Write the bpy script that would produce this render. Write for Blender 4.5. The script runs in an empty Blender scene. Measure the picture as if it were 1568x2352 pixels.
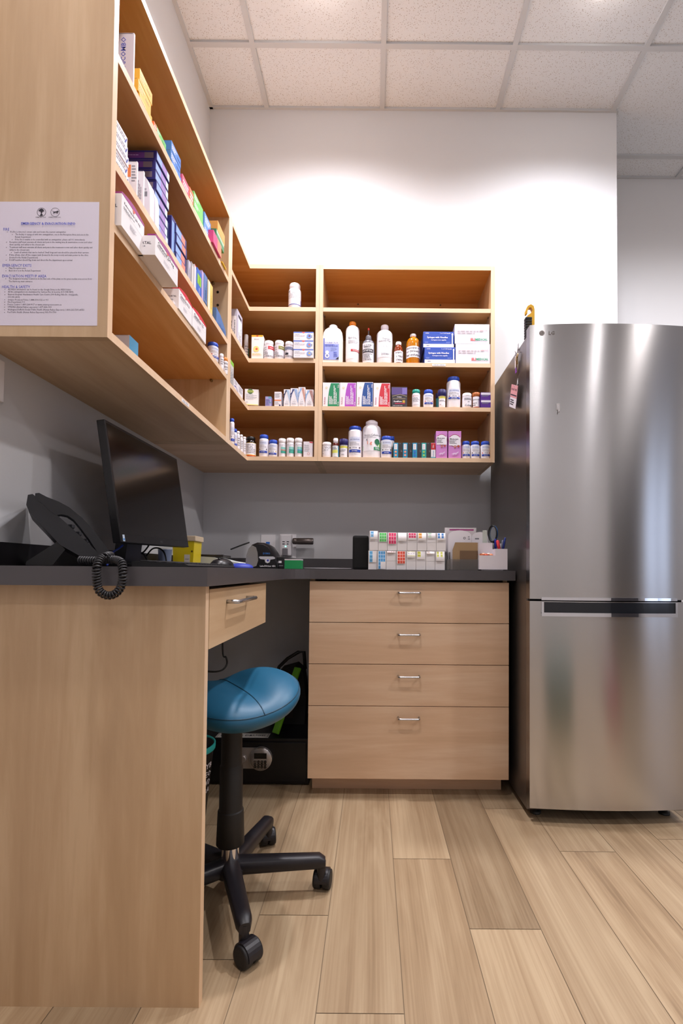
import bpy, bmesh, math, random
from mathutils import Matrix, Vector
random.seed(7)
SC = bpy.context.scene
COL = SC.collection
# ------------------------------------------------------------------ camera
F, CX, CY = 1154.261, 856.303, 1280.51
PT, YW_, RL = 2.638231e-2, -9.354686e-4, 8.251557e-3
H = .911
def _rot(p, y, r):
    cp, sp, cy, sy, cr, sr = math.cos(p), math.sin(p), math.cos(y), math.sin(y), math.cos(r), math.sin(r)
    return (Matrix(((cr,0,sr),(0,1,0),(-sr,0,cr))) @ Matrix(((1,0,0),(0,cp,sp),(0,-sp,cp))) @ Matrix(((cy,sy,0),(-sy,cy,0),(0,0,1))))
RM = _rot(PT, YW_, RL)
cam_data = bpy.data.cameras.new('camera'); cam = bpy.data.objects.new('camera', cam_data); COL.objects.link(cam)
cam_data.sensor_fit = 'HORIZONTAL'; cam_data.sensor_width = 36
cam_data.lens = F*36/1568
cam_data.shift_x = (784-CX)/1568; cam_data.shift_y = (CY-1176)/1568
cam_data.clip_start = .02
ri, fw, up = RM[0], RM[1], RM[2]
cam.matrix_world = Matrix(((ri[0],up[0],-fw[0],0),(ri[1],up[1],-fw[1],0),(ri[2],up[2],-fw[2],H),(0,0,0,1)))
SC.camera = cam
def at(u, v, X=None, Y=None, Z=None):
    """point of the place seen at photo pixel u, v on the plane X=, Y= or Z="""
    d = RM.transposed() @ Vector(((u-CX)/F, 1, -(v-CY)/F))
    t = X/d[0] if X is not None else Y/d[1] if Y is not None else (Z-H)/d[2]
    return Vector((0,0,H)) + d*t
# ------------------------------------------------------------------ light
SC.view_settings.view_transform = 'Standard'
SC.view_settings.look = 'None'
SC.view_settings.gamma = 1
SC.view_settings.exposure = 0.0
SC.cycles.use_denoising = True
SC.cycles.max_bounces = 8; SC.cycles.diffuse_bounces = 5; SC.cycles.glossy_bounces = 4
SC.cycles.caustics_reflective = False; SC.cycles.caustics_refractive = False
SC.cycles.sample_clamp_indirect = 6
w = bpy.data.worlds.new('world'); SC.world = w; w.use_nodes = True
w.node_tree.nodes['Background'].inputs[0].default_value = (.75,.85,1,1)
w.node_tree.nodes['Background'].inputs[1].default_value = .6
ZC = 3.35
LAMPS = [(x, y) for y in (1.975, .55, -1.45) for x in (-.235, .95, 2.12)] + [(3.3, .55)]  # rear row and far-right lamp are added, unseen fill for the room
LAMPS.remove((.95, .55))
def spot(x, y, power, col, size=150, blend=.6):
    l = bpy.data.lights.new('downlight_beam', 'SPOT'); l.energy = power; l.color = col
    l.spot_size = math.radians(size); l.spot_blend = blend; l.shadow_soft_size = .05 if y > 1.5 else .08
    o = bpy.data.objects.new('downlight_beam', l); COL.objects.link(o); o.location = (x, y, ZC-.045)
for x, y in LAMPS:
    if y > 1.5 and x < 2: spot(x, y, 135, (.97,.94,1) if x < 0 else (.95,.94,1), 150, .9)
    elif y > 1.5: spot(x, y, 75, (.95,.95,1), 150, .8)
    elif y > 0: spot(x, y, (78, 0, 112, 50)[0 if x < 0 else 1 if x < 2 else 2 if x < 3 else 3], (1,.93,.93), 172, .3)
    else: spot(x, y, 30, (.97,.95,1), 160, .7)
wl = bpy.data.lights.new('window_daylight', 'AREA'); wl.energy = 8; wl.color = (.62,.72,1); wl.shape = 'RECTANGLE'; wl.size = .9; wl.size_y = 1.9
wo = bpy.data.objects.new('window_daylight', wl); COL.objects.link(wo); wo.location = (4.05, -2.16, 1.35); wo.rotation_euler = (math.radians(90), 0, 0)

# ------------------------------------------------------------------ materials
def lin(c):
    if isinstance(c, str): c = [int(c[i:i+2], 16)/255 for i in (0, 2, 4)]
    return tuple(((v/12.92) if v <= .04045 else ((v+.055)/1.055)**2.4) for v in c) + (1,)
_m = {}
def M(c, rough=.5, metal=0, **k):
    key = (str(c), rough, metal, str(sorted(k.items())))
    if key in _m: return _m[key]
    m = bpy.data.materials.new('paint_' + str(c)); m.use_nodes = True
    b = m.node_tree.nodes['Principled BSDF']
    b.inputs['Base Color'].default_value = lin(c); b.inputs['Roughness'].default_value = rough; b.inputs['Metallic'].default_value = metal
    for n, v in k.items(): b.inputs[n.replace('_', ' ')].default_value = v
    _m[key] = m
    return m
def nodes(name, rough=.5, metal=0):
    m = bpy.data.materials.new(name); m.use_nodes = True
    nt = m.node_tree; b = nt.nodes['Principled BSDF']
    b.inputs['Roughness'].default_value = rough; b.inputs['Metallic'].default_value = metal
    def N(t, **kw):
        n = nt.nodes.new(t)
        for k, v in kw.items():
            if k.startswith('i_'):
                kk = k[2:]; n.inputs[int(kk) if kk.isdigit() else kk.replace('_',' ')].default_value = v
            else: setattr(n, k, v)
        return n
    return m, nt, b, N, nt.links.new
def ramp(N, stops):
    r = N('ShaderNodeValToRGB'); e = r.color_ramp.elements
    e[0].position, e[0].color = stops[0][0], lin(stops[0][1]); e[1].position, e[1].color = stops[-1][0], lin(stops[-1][1])
    for p, c in stops[1:-1]:
        x = e.new(p); x.color = lin(c)
    return r
def wood(axis, name='maple', tones=('BF9D76','CCAD88','D8BD9A'), rough=.42):
    m, nt, b, N, L = nodes(name+'_'+axis, rough)
    tc = N('ShaderNodeTexCoord'); mp = N('ShaderNodeMapping')
    s = {'x': (.6,7,7), 'y': (7,.6,7), 'z': (7,7,.6)}[axis]; mp.inputs['Scale'].default_value = s
    L(tc.outputs['Object'], mp.inputs[0])
    n1 = N('ShaderNodeTexNoise', i_Scale=1.1, i_Detail=5.0, i_Roughness=.55, i_Distortion=1.1); L(mp.outputs[0], n1.inputs['Vector'])
    n2 = N('ShaderNodeTexNoise', i_Scale=9.0, i_Detail=6.0, i_Roughness=.6); L(mp.outputs[0], n2.inputs['Vector'])
    n3 = N('ShaderNodeTexNoise', i_Scale=1.6, i_Detail=2.0); L(tc.outputs['Object'], n3.inputs['Vector'])
    a = N('ShaderNodeMath', operation='MULTIPLY_ADD'); L(n2.outputs[0], a.inputs[0]); a.inputs[1].default_value = .35; L(n1.outputs[0], a.inputs[2])
    a2 = N('ShaderNodeMath', operation='MULTIPLY_ADD'); L(n3.outputs[0], a2.inputs[0]); a2.inputs[1].default_value = .35; L(a.outputs[0], a2.inputs[2])
    r = ramp(N, [(.55, tones[0]), (.82, tones[1]), (1.0, tones[2])]); L(a2.outputs[0], r.inputs[0])
    L(r.outputs[0], b.inputs['Base Color'])
    bp = N('ShaderNodeBump', i_Strength=.04, i_Distance=.001); L(n2.outputs[0], bp.inputs['Height']); L(bp.outputs[0], b.inputs['Normal'])
    return m
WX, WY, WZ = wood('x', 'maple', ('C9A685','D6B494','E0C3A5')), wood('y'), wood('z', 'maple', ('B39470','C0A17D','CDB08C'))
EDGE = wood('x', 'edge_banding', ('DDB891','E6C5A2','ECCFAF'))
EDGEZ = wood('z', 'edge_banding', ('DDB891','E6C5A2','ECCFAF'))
INX = wood('x', 'maple_inside_shaded', ('BE8748','CB965A','D6A56C')); INY = wood('y', 'maple_inside_shaded', ('BE8748','CB965A','D6A56C'))  # same maple, with the orange shade inside the shelves put into its tones
def wall_mat(name, c):
    m, nt, b, N, L = nodes(name, .75)
    tc = N('ShaderNodeTexCoord'); n = N('ShaderNodeTexNoise', i_Scale=220.0, i_Detail=3.0); L(tc.outputs['Object'], n.inputs['Vector'])
    b.inputs['Base Color'].default_value = lin(c)
    bp = N('ShaderNodeBump', i_Strength=.08, i_Distance=.002); L(n.outputs[0], bp.inputs['Height']); L(bp.outputs[0], b.inputs['Normal'])
    return m
WALL = wall_mat('painted_wall', 'D2D3D6')
def tile_mat():
    m, nt, b, N, L = nodes('fissured_ceiling_tile', .9)
    tc = N('ShaderNodeTexCoord')
    def speck(rot, sx, sy, thr, dens):
        mp = N('ShaderNodeMapping'); mp.inputs['Rotation'].default_value = (0, 0, rot); mp.inputs['Scale'].default_value = (sx, sy, 1)
        L(tc.outputs['Object'], mp.inputs[0])
        nz = N('ShaderNodeTexNoise', i_Scale=.35, i_Detail=1.0); L(mp.outputs[0], nz.inputs['Vector'])
        mx = N('ShaderNodeMixRGB', blend_type='ADD', i_Fac=1.5); L(mp.outputs[0], mx.inputs[1]); L(nz.outputs['Color'], mx.inputs[2])
        v = N('ShaderNodeTexVoronoi', i_Scale=1.0, voronoi_dimensions='2D'); L(mx.outputs[0], v.inputs['Vector'])
        lt = N('ShaderNodeMath', operation='LESS_THAN'); L(v.outputs['Distance'], lt.inputs[0]); lt.inputs[1].default_value = thr
        sp = N('ShaderNodeSeparateColor'); L(v.outputs['Color'], sp.inputs[0])
        l2 = N('ShaderNodeMath', operation='LESS_THAN'); L(sp.outputs[0], l2.inputs[0]); l2.inputs[1].default_value = dens
        mu = N('ShaderNodeMath', operation='MULTIPLY'); L(lt.outputs[0], mu.inputs[0]); L(l2.outputs[0], mu.inputs[1])
        return mu
    s1, s2, s3 = speck(.5, 150, 60, .15, .28), speck(-.7, 60, 170, .14, .25), speck(1.1, 240, 150, .13, .3)
    a = N('ShaderNodeMath', operation='MAXIMUM'); L(s1.outputs[0], a.inputs[0]); L(s2.outputs[0], a.inputs[1])
    a2 = N('ShaderNodeMath', operation='MAXIMUM'); L(a.outputs[0], a2.inputs[0]); L(s3.outputs[0], a2.inputs[1])
    mx = N('ShaderNodeMixRGB'); L(a2.outputs[0], mx.inputs[0]); mx.inputs[1].default_value = lin('DFE3E8'); mx.inputs[2].default_value = lin('A8A09C')
    L(mx.outputs[0], b.inputs['Base Color'])
    return m
def plank_mat():
    m, nt, b, N, L = nodes('vinyl_plank', .38)
    tc = N('ShaderNodeTexCoord'); at_ = N('ShaderNodeAttribute', attribute_name='tone')
    mp = N('ShaderNodeMapping'); mp.inputs['Scale'].default_value = (9, .8, 1); L(tc.outputs['Object'], mp.inputs[0])
    ad = N('ShaderNodeVectorMath', operation='MULTIPLY_ADD'); L(at_.outputs['Color'], ad.inputs[0]); ad.inputs[1].default_value = (57, 31, 17); L(mp.outputs[0], ad.inputs[2])
    n1 = N('ShaderNodeTexNoise', i_Scale=1.3, i_Detail=4.0, i_Roughness=.6, i_Distortion=.9); L(ad.outputs[0], n1.inputs['Vector'])
    m2 = N('ShaderNodeMapping'); m2.inputs['Scale'].default_value = (8, .55, 1); L(ad.outputs[0], m2.inputs[0])
    n2 = N('ShaderNodeTexNoise', i_Scale=2.2, i_Detail=8.0, i_Roughness=.65); L(m2.outputs[0], n2.inputs['Vector'])
    wv = N('ShaderNodeTexWave', wave_type='RINGS', i_Scale=.45, i_Distortion=5.0, i_Detail=2.0); wv.inputs['Detail Scale'].default_value = 1.0; L(ad.outputs[0], wv.inputs['Vector'])
    a = N('ShaderNodeMath', operation='MULTIPLY_ADD'); L(n2.outputs[0], a.inputs[0]); a.inputs[1].default_value = .55; L(n1.outputs[0], a.inputs[2])
    a2 = N('ShaderNodeMath', operation='MULTIPLY_ADD'); L(wv.outputs[0], a2.inputs[0]); a2.inputs[1].default_value = .05; L(a.outputs[0], a2.inputs[2])
    r = ramp(N, [(.52, '856E54'), (.72, 'A1896C'), (.98, 'B8A284')]); L(a2.outputs[0], r.inputs[0])
    sp = N('ShaderNodeSeparateColor'); L(at_.outputs['Color'], sp.inputs[0])
    mr = N('ShaderNodeMapRange'); L(sp.outputs[0], mr.inputs[0]); mr.inputs[3].default_value = .77; mr.inputs[4].default_value = 1.08
    hv = N('ShaderNodeHueSaturation', i_Saturation=1.02); L(mr.outputs[0], hv.inputs['Value']); L(r.outputs[0], hv.inputs['Color'])
    L(hv.outputs[0], b.inputs['Base Color'])
    bp = N('ShaderNodeBump', i_Strength=.06, i_Distance=.001); L(n2.outputs[0], bp.inputs['Height']); L(bp.outputs[0], b.inputs['Normal'])
    return m
def steel_mat(name, base, rough, aniso):
    m, nt, b, N, L = nodes(name, rough, 1)
    b.inputs['Base Color'].default_value = lin(base)
    b.inputs['Anisotropic'].default_value = aniso; b.inputs['Anisotropic Rotation'].default_value = .25
    tg = N('ShaderNodeTangent', direction_type='RADIAL', axis='Z'); L(tg.outputs[0], b.inputs['Tangent'])
    tc = N('ShaderNodeTexCoord'); mp = N('ShaderNodeMapping'); mp.inputs['Scale'].default_value = (3, 3, 900); L(tc.outputs['Object'], mp.inputs[0])
    n = N('ShaderNodeTexNoise', i_Scale=1.0, i_Detail=2.0); L(mp.outputs[0], n.inputs['Vector'])
    bp = N('ShaderNodeBump', i_Strength=.01, i_Distance=.0003); L(n.outputs[0], bp.inputs['Height']); L(bp.outputs[0], b.inputs['Normal'])
    return m
STEEL = steel_mat('brushed_steel', 'BEBDBD', .205, .92)
SIDE = M('77716E', .3, .85)
CHROME = M('E4E4E8', .07, 1); NICKEL = M('C9C9CC', .25, 1)
COUNTER = M('4A474A', .38); BLACK = M('0B0B0C', .45); BLACKG = M('060607', .22); RUB = M('121012', .6)
WHITE = M('F1EFF2', .45); PAPER = M('E9E4EE', .7); INK = M('2A2838', .6); GREY = M('8A8A92', .6); LG_ = M('B8B6BE', .6)
def emit(c, s):
    m = bpy.data.materials.new('lamp_diffuser'); m.use_nodes = True; b = m.node_tree.nodes['Principled BSDF']
    b.inputs['Base Color'].default_value = lin(c); b.inputs['Emission Color'].default_value = lin(c); b.inputs['Emission Strength'].default_value = s
    return m
# ------------------------------------------------------------------ mesh builder
def tagit(o, label, cat, group=None):
    o['label'] = label; o['category'] = cat
    if group: o['group'] = group
    return o
class MB:
    def __init__(s): s.v, s.f, s.mi, s.mats, s.sm = [], [], [], [], []
    def m(s, mat):
        if mat not in s.mats: s.mats.append(mat)
        return s.mats.index(mat)
    def add(s, vs, fs, mat, smooth=False):
        o = len(s.v); s.v += [tuple(p) for p in vs]; k = s.m(mat)
        for f in fs: s.f.append([i+o for i in f]); s.mi.append(k); s.sm.append(smooth)
    def box(s, x0, x1, y0, y1, z0, z1, mat, b=0, T=None):
        if b <= 0:
            vs = [(x,y,z) for x in (x0,x1) for y in (y0,y1) for z in (z0,z1)]
            fs = [(0,1,3,2),(4,6,7,5),(0,4,5,1),(2,3,7,6),(0,2,6,4),(1,5,7,3)]
        else:
            bm = bmesh.new(); bmesh.ops.create_cube(bm, size=1)
            for q in bm.verts: q.co = ((x0+x1)/2+q.co.x*(x1-x0), (y0+y1)/2+q.co.y*(y1-y0), (z0+z1)/2+q.co.z*(z1-z0))
            bmesh.ops.bevel(bm, geom=bm.edges[:], offset=b, segments=2, affect='EDGES', profile=.6)
            bm.verts.index_update(); vs = [q.co.copy() for q in bm.verts]; fs = [[q.index for q in f.verts] for f in bm.faces]; bm.free()
        if T: vs = [T(p) for p in vs]
        s.add(vs, fs, mat)
    def lathe(s, prof, mat, c=(0,0), n=28, cap=True, T=None, sy=1):
        vs, fs = [], []
        for r, z in prof:
            for i in range(n):
                a = 2*math.pi*i/n; vs.append((c[0]+r*math.cos(a), c[1]+r*math.sin(a)*sy, z))
        for j in range(len(prof)-1):
            for i in range(n): fs.append((j*n+i, j*n+(i+1)%n, (j+1)*n+(i+1)%n, (j+1)*n+i))
        if T: vs = [T(p) for p in vs]
        s.add(vs, fs, mat, True)
        if cap:
            s.add([vs[i] for i in range(n)], [tuple(range(n))[::-1]], mat)
            k = (len(prof)-1)*n; s.add([vs[k+i] for i in range(n)], [tuple(range(n))], mat)
    def tube(s, pts, r, mat, n=10, caps=True):
        pts = [Vector(p) for p in pts]; R = r if isinstance(r, (list, tuple)) else [r]*len(pts)
        vs, fs = [], []; prev = None
        for i, p in enumerate(pts):
            t = (pts[min(i+1, len(pts)-1)]-pts[max(i-1, 0)]).normalized()
            if prev is None: a = t.orthogonal().normalized()
            else: a = (prev - t*prev.dot(t)).normalized()
            prev = a; b_ = t.cross(a)
            for k in range(n):
                an = 2*math.pi*k/n; vs.append(p + (a*math.cos(an)+b_*math.sin(an))*R[i])
        for j in range(len(pts)-1):
            for i in range(n): fs.append((j*n+i, j*n+(i+1)%n, (j+1)*n+(i+1)%n, (j+1)*n+i))
        if caps: fs += [tuple(range(n))[::-1], tuple(range((len(pts)-1)*n, len(pts)*n))]
        s.add(vs, fs, mat, True)
    def prism(s, poly, d0, d1, mat, plane='xz', T=None, smooth=False):
        """poly: 2-D outline; extruded along the third axis from d0 to d1"""
        mk = {'xz': lambda a, b, d: (a, d, b), 'xy': lambda a, b, d: (a, b, d), 'yz': lambda a, b, d: (d, a, b)}[plane]
        n = len(poly); vs = [mk(a, b, d0) for a, b in poly] + [mk(a, b, d1) for a, b in poly]
        if T: vs = [T(p) for p in vs]
        s.add(vs, [(i, (i+1) % n, n+(i+1) % n, n+i) for i in range(n)], mat, smooth)
        s.add(vs, [tuple(range(n))[::-1], tuple(range(n, 2*n))], mat)
    def build(s, name, parent=None, loc=None, rz=0, recalc=True):
        me = bpy.data.meshes.new(name); me.from_pydata(s.v, [], s.f)
        for mt in s.mats: me.materials.append(mt)
        me.polygons.foreach_set('material_index', s.mi); me.polygons.foreach_set('use_smooth', s.sm)
        if recalc:
            bm = bmesh.new(); bm.from_mesh(me); bmesh.ops.recalc_face_normals(bm, faces=bm.faces[:]); bm.to_mesh(me); bm.free()
        me.update()
        o = bpy.data.objects.new(name, me); COL.objects.link(o)
        if loc is not None: o.location = loc
        o.rotation_euler = (0, 0, rz)
        if parent is not None: o.parent = parent
        return o
def empty(name, loc=(0,0,0), rz=0):
    o = bpy.data.objects.new(name, None); COL.objects.link(o); o.location = loc; o.rotation_euler = (0,0,rz); o.empty_display_size = .1
    return o
def smooth_auto(o, ang=40):
    for p in o.data.polygons: p.use_smooth = True
    md = o.modifiers.new('edges', 'EDGE_SPLIT'); md.split_angle = math.radians(ang); return o
def struct(o): o['kind'] = 'structure'; return o
# ---- lettering
_tx = {}
def letters(s, bold=.0):
    if (s, bold) in _tx: return _tx[(s, bold)]
    cu = bpy.data.curves.new('lettering', 'FONT'); cu.body = s; cu.size = 1; cu.align_x = 'CENTER'; cu.align_y = 'CENTER'; cu.resolution_u = 1; cu.offset = bold
    ob = bpy.data.objects.new('lettering', cu); me = bpy.data.meshes.new_from_object(ob)
    vs = [(v.co.x, v.co.y) for v in me.vertices]; fs = [list(p.vertices) for p in me.polygons]
    bpy.data.objects.remove(ob); bpy.data.meshes.remove(me); bpy.data.curves.remove(cu)
    x0, x1 = min(a for a, b in vs), max(a for a, b in vs); y0, y1 = min(b for a, b in vs), max(b for a, b in vs)
    _tx[(s, bold)] = ([((a-(x0+x1)/2), (b-(y0+y1)/2)) for a, b in vs], fs, x1-x0, y1-y0)
    return _tx[(s, bold)]
def paint(mb, surf, els, W=1.0, Hh=1.0, curved=False, e0=0):
    """els drawn on a surface; coordinates are fractions of W, Hh measured from the middle (x) and the bottom (z)"""
    for i, e in enumerate(els):
        ep = .00022*(i+1+e0); k, mat = e[0], e[1]
        P = lambda x, z: surf(x*W, z*Hh, ep)
        if k == 'r':
            x0, x1, z0, z1 = e[2:6]; n = 8 if curved else 1
            vs = [P(x0+(x1-x0)*j/n, z) for j in range(n+1) for z in (z0, z1)]
            mb.add(vs, [(2*j, 2*j+2, 2*j+3, 2*j+1) for j in range(n)], mat)
        elif k == 'p': mb.add([P(a, b) for a, b in e[2]], [tuple(range(len(e[2])))], mat)
        elif k == 'c':
            x, z, r = e[2:5]; n = 20; r2 = r*W/Hh
            mb.add([P(x+r*math.cos(6.2832*j/n), z+r2*math.sin(6.2832*j/n)) for j in range(n)], [tuple(range(n))], mat)
        elif k == 'o':
            x, z, r, t = e[2:6]; n = 24; q = W/Hh
            vs = [P(x+rr*math.cos(6.2832*j/n), z+rr*q*math.sin(6.2832*j/n)) for j in range(n) for rr in (r, r-t)]
            mb.add(vs, [(2*j, 2*((j+1) % n), 2*((j+1) % n)+1, 2*j+1) for j in range(n)], mat)
        elif k in 'tv':   # text, x, z, width fraction, (height fraction cap); v = reading upwards
            s, x, z, wd = e[2:6]; hd = e[6] if len(e) > 6 else 9; bold = e[7] if len(e) > 7 else .015
            vs, fs, lw, lh = letters(s, bold)
            if k == 't':
                sx = min(wd*W/lw, 9e9); sz = min(sx, hd*Hh/lh) if hd < 9 else sx
                mb.add([surf(x*W+a*sx, z*Hh+b*sz, ep) for a, b in vs], fs, mat)
            else:
                sx = wd*Hh/lw; sz = min(sx, hd*W/lh) if hd < 9 else sx
                mb.add([surf(x*W-b*sz, z*Hh+a*sx, ep) for a, b in vs], fs, mat)
        elif k == 'l':   # rows of fine print
            x0, x1, z0, z1, n = e[2:7]; rnd = random.Random(int(1000*(x0+z1))+n)
            for j in range(n):
                zc = z0+(z1-z0)*(j+.5)/n; hh = (z1-z0)/n*.26; x = x0; end = x0+(x1-x0)*rnd.uniform(.6, 1)
                while x < end:
                    xe = min(end, x+(x1-x0)*rnd.uniform(.07, .22)); vs = [P(a, b) for a, b in ((x,zc-hh),(xe,zc-hh),(xe,zc+hh),(x,zc+hh))]
                    mb.add(vs, [(0,1,2,3)], mat); x = xe+(x1-x0)*.03
        elif k == 'u':   # columns of fine print reading upwards
            x0, x1, z0, z1, n = e[2:7]; rnd = random.Random(int(1000*(x0+z1))+n)
            for j in range(n):
                xc = x0+(x1-x0)*(j+.5)/n; hh = (x1-x0)/n*.26; z = z0; end = z0+(z1-z0)*rnd.uniform(.45, 1)
                while z < end:
                    ze = min(end, z+(z1-z0)*rnd.uniform(.07, .2)); mb.add([P(a, b) for a, b in ((xc-hh,z),(xc+hh,z),(xc+hh,ze),(xc-hh,ze))], [(0,1,2,3)], mat); z = ze+(z1-z0)*.02
def front(d=0): return lambda x, z, e: (x, d-e, z)
def lside(w_, d): return lambda a, z, e: (-w_/2-e, d/2-a, z)
def tside(w_, d, h): return lambda a, b, e: (a, b, h+e)
def cyl(r, yc): return lambda x, z, e: ((r+e)*math.sin(x/r), yc-(r+e)*math.cos(x/r), z)
# ------------------------------------------------------------------ products
def carton(name, label, cat, loc, w_, d, h, col, els=(), left=(), rz=0, group=None, rough=.5, bottom=None, top=None):
    mb = MB(); mb.box(-w_/2, w_/2, 0, d, 0, h, M(col, rough) if isinstance(col, str) else col, .0006)
    if top: mb.box(-w_/2+.0004, w_/2-.0004, .0004, d-.0004, h-.0005, h+.0004, M(top, rough))
    paint(mb, front(), els, w_, h)
    if left: paint(mb, lside(w_, d), left, d, h)
    # the tuck flap at the end of a folding carton
    mb.box(-w_/2-.0004, -w_/2, d*.04, d*.96, h*.985, h*.992, M('8f8a90', .8))
    o = mb.build(name, loc=loc, rz=rz); tagit(o, label, cat, group); return o
def bottle(name, label, cat, loc, r, h, capr, caph, capcol, body='F2EFF4', neck=None, sh=.14, els=(), lz=(.12, .74), lcol='ECE9F0', rz=0, group=None, ang=2.6, cap_style=0, bmat=None, capname='cap', tilt=None):
    bm_ = bmat or M(body, .38)
    hb = h-caph; neck = neck or capr*.93
    zs = hb*(1-sh)
    prof = [(r*.9, 0), (r*.985, .0025), (r, .006), (r, zs)]
    for j in range(1, 7):
        t = j/6; prof.append((neck+(r-neck)*math.cos(t*math.pi/2)**.9 if t < 1 else neck, zs+(hb-zs)*.85*math.sin(t*math.pi/2)))
    prof.append((neck, hb+.001))
    mb = MB(); mb.lathe(prof, bm_, (0, r)); root = mb.build(name, loc=loc, rz=rz); tagit(root, label, cat, group)
    mb = MB(); cm = M(capcol, .35)
    if cap_style == 0:
        mb.lathe([(capr*.97, hb), (capr, hb+.001), (capr, h-.003), (capr*.94, h-.0005), (capr*.5, h)], cm, (0, r))
        for i in range(28):
            a = 6.2832*i/28; x, y = capr*math.cos(a), r+capr*math.sin(a)
            mb.tube([(x, y, hb+.002), (x, y, h-.004)], .0005, cm, 4)
    else:
        mb.lathe([(capr*.97, hb), (capr, hb+.001), (capr*.97, hb+caph*.7), (capr*.7, hb+caph*.72), (capr*.68, h-.001), (capr*.5, h)], cm, (0, r))
    mb.build(capname, root)
    if els is not None:
        mb = MB(); rr = r+.0004; n = 18; z0, z1 = lz[0]*h, lz[1]*h; lm = M(lcol, .5)
        vs = [cyl(rr, r)(rr*(-ang/2+ang*j/n), z, 0) for j in range(n+1) for z in (z0, z1)]
        mb.add(vs, [(2*j, 2*j+2, 2*j+3, 2*j+1) for j in range(n)], lm, True)
        s0 = cyl(rr, r); paint(mb, lambda x, z, e: s0(x, z+z0, e), els, 2*r, z1-z0, True)
        mb.build('label_sticker', root, recalc=False)
    return root
# ================================================================== SETTING
YW, YD, XL, XR = 2.601, 3.047, -.8804, 1.274
XRW = 4.7; YB = -2.0
mb = MB(); mb.box(XL-.15, XR, YW, YD+.15, 0, ZC, WALL); struct(mb.build('wall_back'))
mb = MB(); mb.box(XR, XRW, YD, YD+.15, 0, ZC, WALL); struct(mb.build('wall_alcove'))
mb = MB(); mb.box(XL-.15, XL, YB, YW, 0, ZC, WALL); struct(mb.build('wall_left'))
mb = MB(); mb.box(XRW, XRW+.15, YB, YD+.15, 0, ZC, WALL); struct(mb.build('wall_right'))
mb = MB()
for a in ((XL-.15, 3.6, 0, ZC), (4.5, XRW+.15, 0, ZC), (3.6, 4.5, 0, .45), (3.6, 4.5, 2.3, ZC)): mb.box(a[0], a[1], YB-.15, YB, a[2], a[3], WALL)
struct(mb.build('wall_rear'))
wm = MB()
for a in ((3.6, 4.5, .45, .5), (3.6, 4.5, 2.25, 2.3), (3.6, 3.65, .5, 2.25), (4.45, 4.5, .5, 2.25), (4.03, 4.07, .5, 2.25)): wm.box(a[0], a[1], YB-.1, YB-.04, a[2], a[3], M('3A3B40', .4))
wf = struct(wm.build('window_1'))
# floor of vinyl planks
PW, A0 = .18207, -.1088
JO = {-1: 1.352, 0: 1.0585, 1: 1.6164, 2: 1.3061, 3: 1.9576, 4: 1.6651}
TN = {(1, 1): .85, (0, 1): .6, (1, 0): .75, (2, 1): .05, (2, 0): .9, (3, 0): .7, (3, 1): .05, (4, 0): .95, (4, 1): .85, (0, 0): .6, (-1, 0): .7, (-1, 1): .55}
mb = MB(); PLK = plank_mat(); SEAM = M('7A6750', .8); tones = []
mb.box(XL, XRW, YB, YD, -.05, -.0012, SEAM); tones += [.5]*6
g = .0009
for k in range(-5, 27):
    x0, x1 = max(XL, A0+k*PW), min(XRW, A0+(k+1)*PW)
    if x1-x0 < .01: continue
    j = JO.get(k, 1.06+((k*.437) % 1)*1.1); rnd = random.Random(k+31)
    for q in range(-5, 3):
        y0, y1 = max(YB, j+q*1.22-.0), min(YD, j+(q+1)*1.22)
        if y1-y0 < .01: continue
        a = len(mb.f); mb.add([(x0+g, y0+g, 0), (x1-g, y0+g, 0), (x1-g, y1-g, 0), (x0+g, y1-g, 0)], [(0,1,2,3)], PLK)
        tones.append(TN.get((k, q+1), rnd.random()))
fl = mb.build('floor', recalc=False); struct(fl)
ca = fl.data.color_attributes.new('tone', 'FLOAT_COLOR', 'CORNER')
for p in fl.data.polygons:
    t = tones[p.index]; r_ = random.Random(p.index)
    for li in p.loop_indices: ca.data[li].color = (t, ((p.index*.617) % 1), ((p.index*.271) % 1), 1)
# ceiling: lay-in tiles and their grid
mb = MB(); TILE = tile_mat(); BAR = M('C3C6CA', .6)
mb.box(XL, XRW, YB, YD, ZC+.012, ZC+.05, TILE)
mb.box(XL, XRW, YB, YD, ZC+.011, ZC+.012, TILE)
xs = [-.5784+.61*k for k in range(-1, 10)]; ys = [2.2748+.61*k for k in range(-10, 3)]
for x in xs:
    if XL < x < XRW: mb.box(x-.012, x+.012, YB, YW if x < XR-.1 else YD, ZC, ZC+.012, BAR)
for y in ys:
    if YB < y < YD: mb.box(XL, XRW, y-.012, y+.012, ZC+.0004, ZC+.012, BAR)
for a in ((XL, XL+.017, YB, YW), (XL, XR, YW-.012, YW), (XR, XRW, YD-.012, YD), (XR, XR+.01, YW, YD)): mb.box(a[0], a[1], a[2], a[3], ZC-.0006, ZC+.012, BAR)
struct(mb.build('ceiling'))
# downlights
DIFF = emit('FFF1E6', 30)
def downlight(x, y, label):
    root = empty('ceiling_downlight', (x, y, ZC)); tagit(root, label, 'ceiling light', 'recessed downlights in the tiled ceiling')
    mb = MB(); mb.lathe([(.098, 0), (.098, -.004), (.09, -.008), (.078, -.009), (.078, 0)], WHITE, n=36, cap=False); mb.build('trim_ring', root)
    mb = MB(); mb.lathe([(.077, -.002), (.074, -.014), (.062, -.024), (.04, -.03), (.012, -.032)], DIFF, n=36); mb.build('diffuser', root)
for x, y in LAMPS:
    if y > 1.5 and x < 2: downlight(x, y, 'round white ceiling downlight ' + ('above the corner shelves' if x < 0 else 'above the steel refrigerator'))
    else: downlight(x, y, 'round white ceiling downlight out of view in the room away from the shelves')

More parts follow.
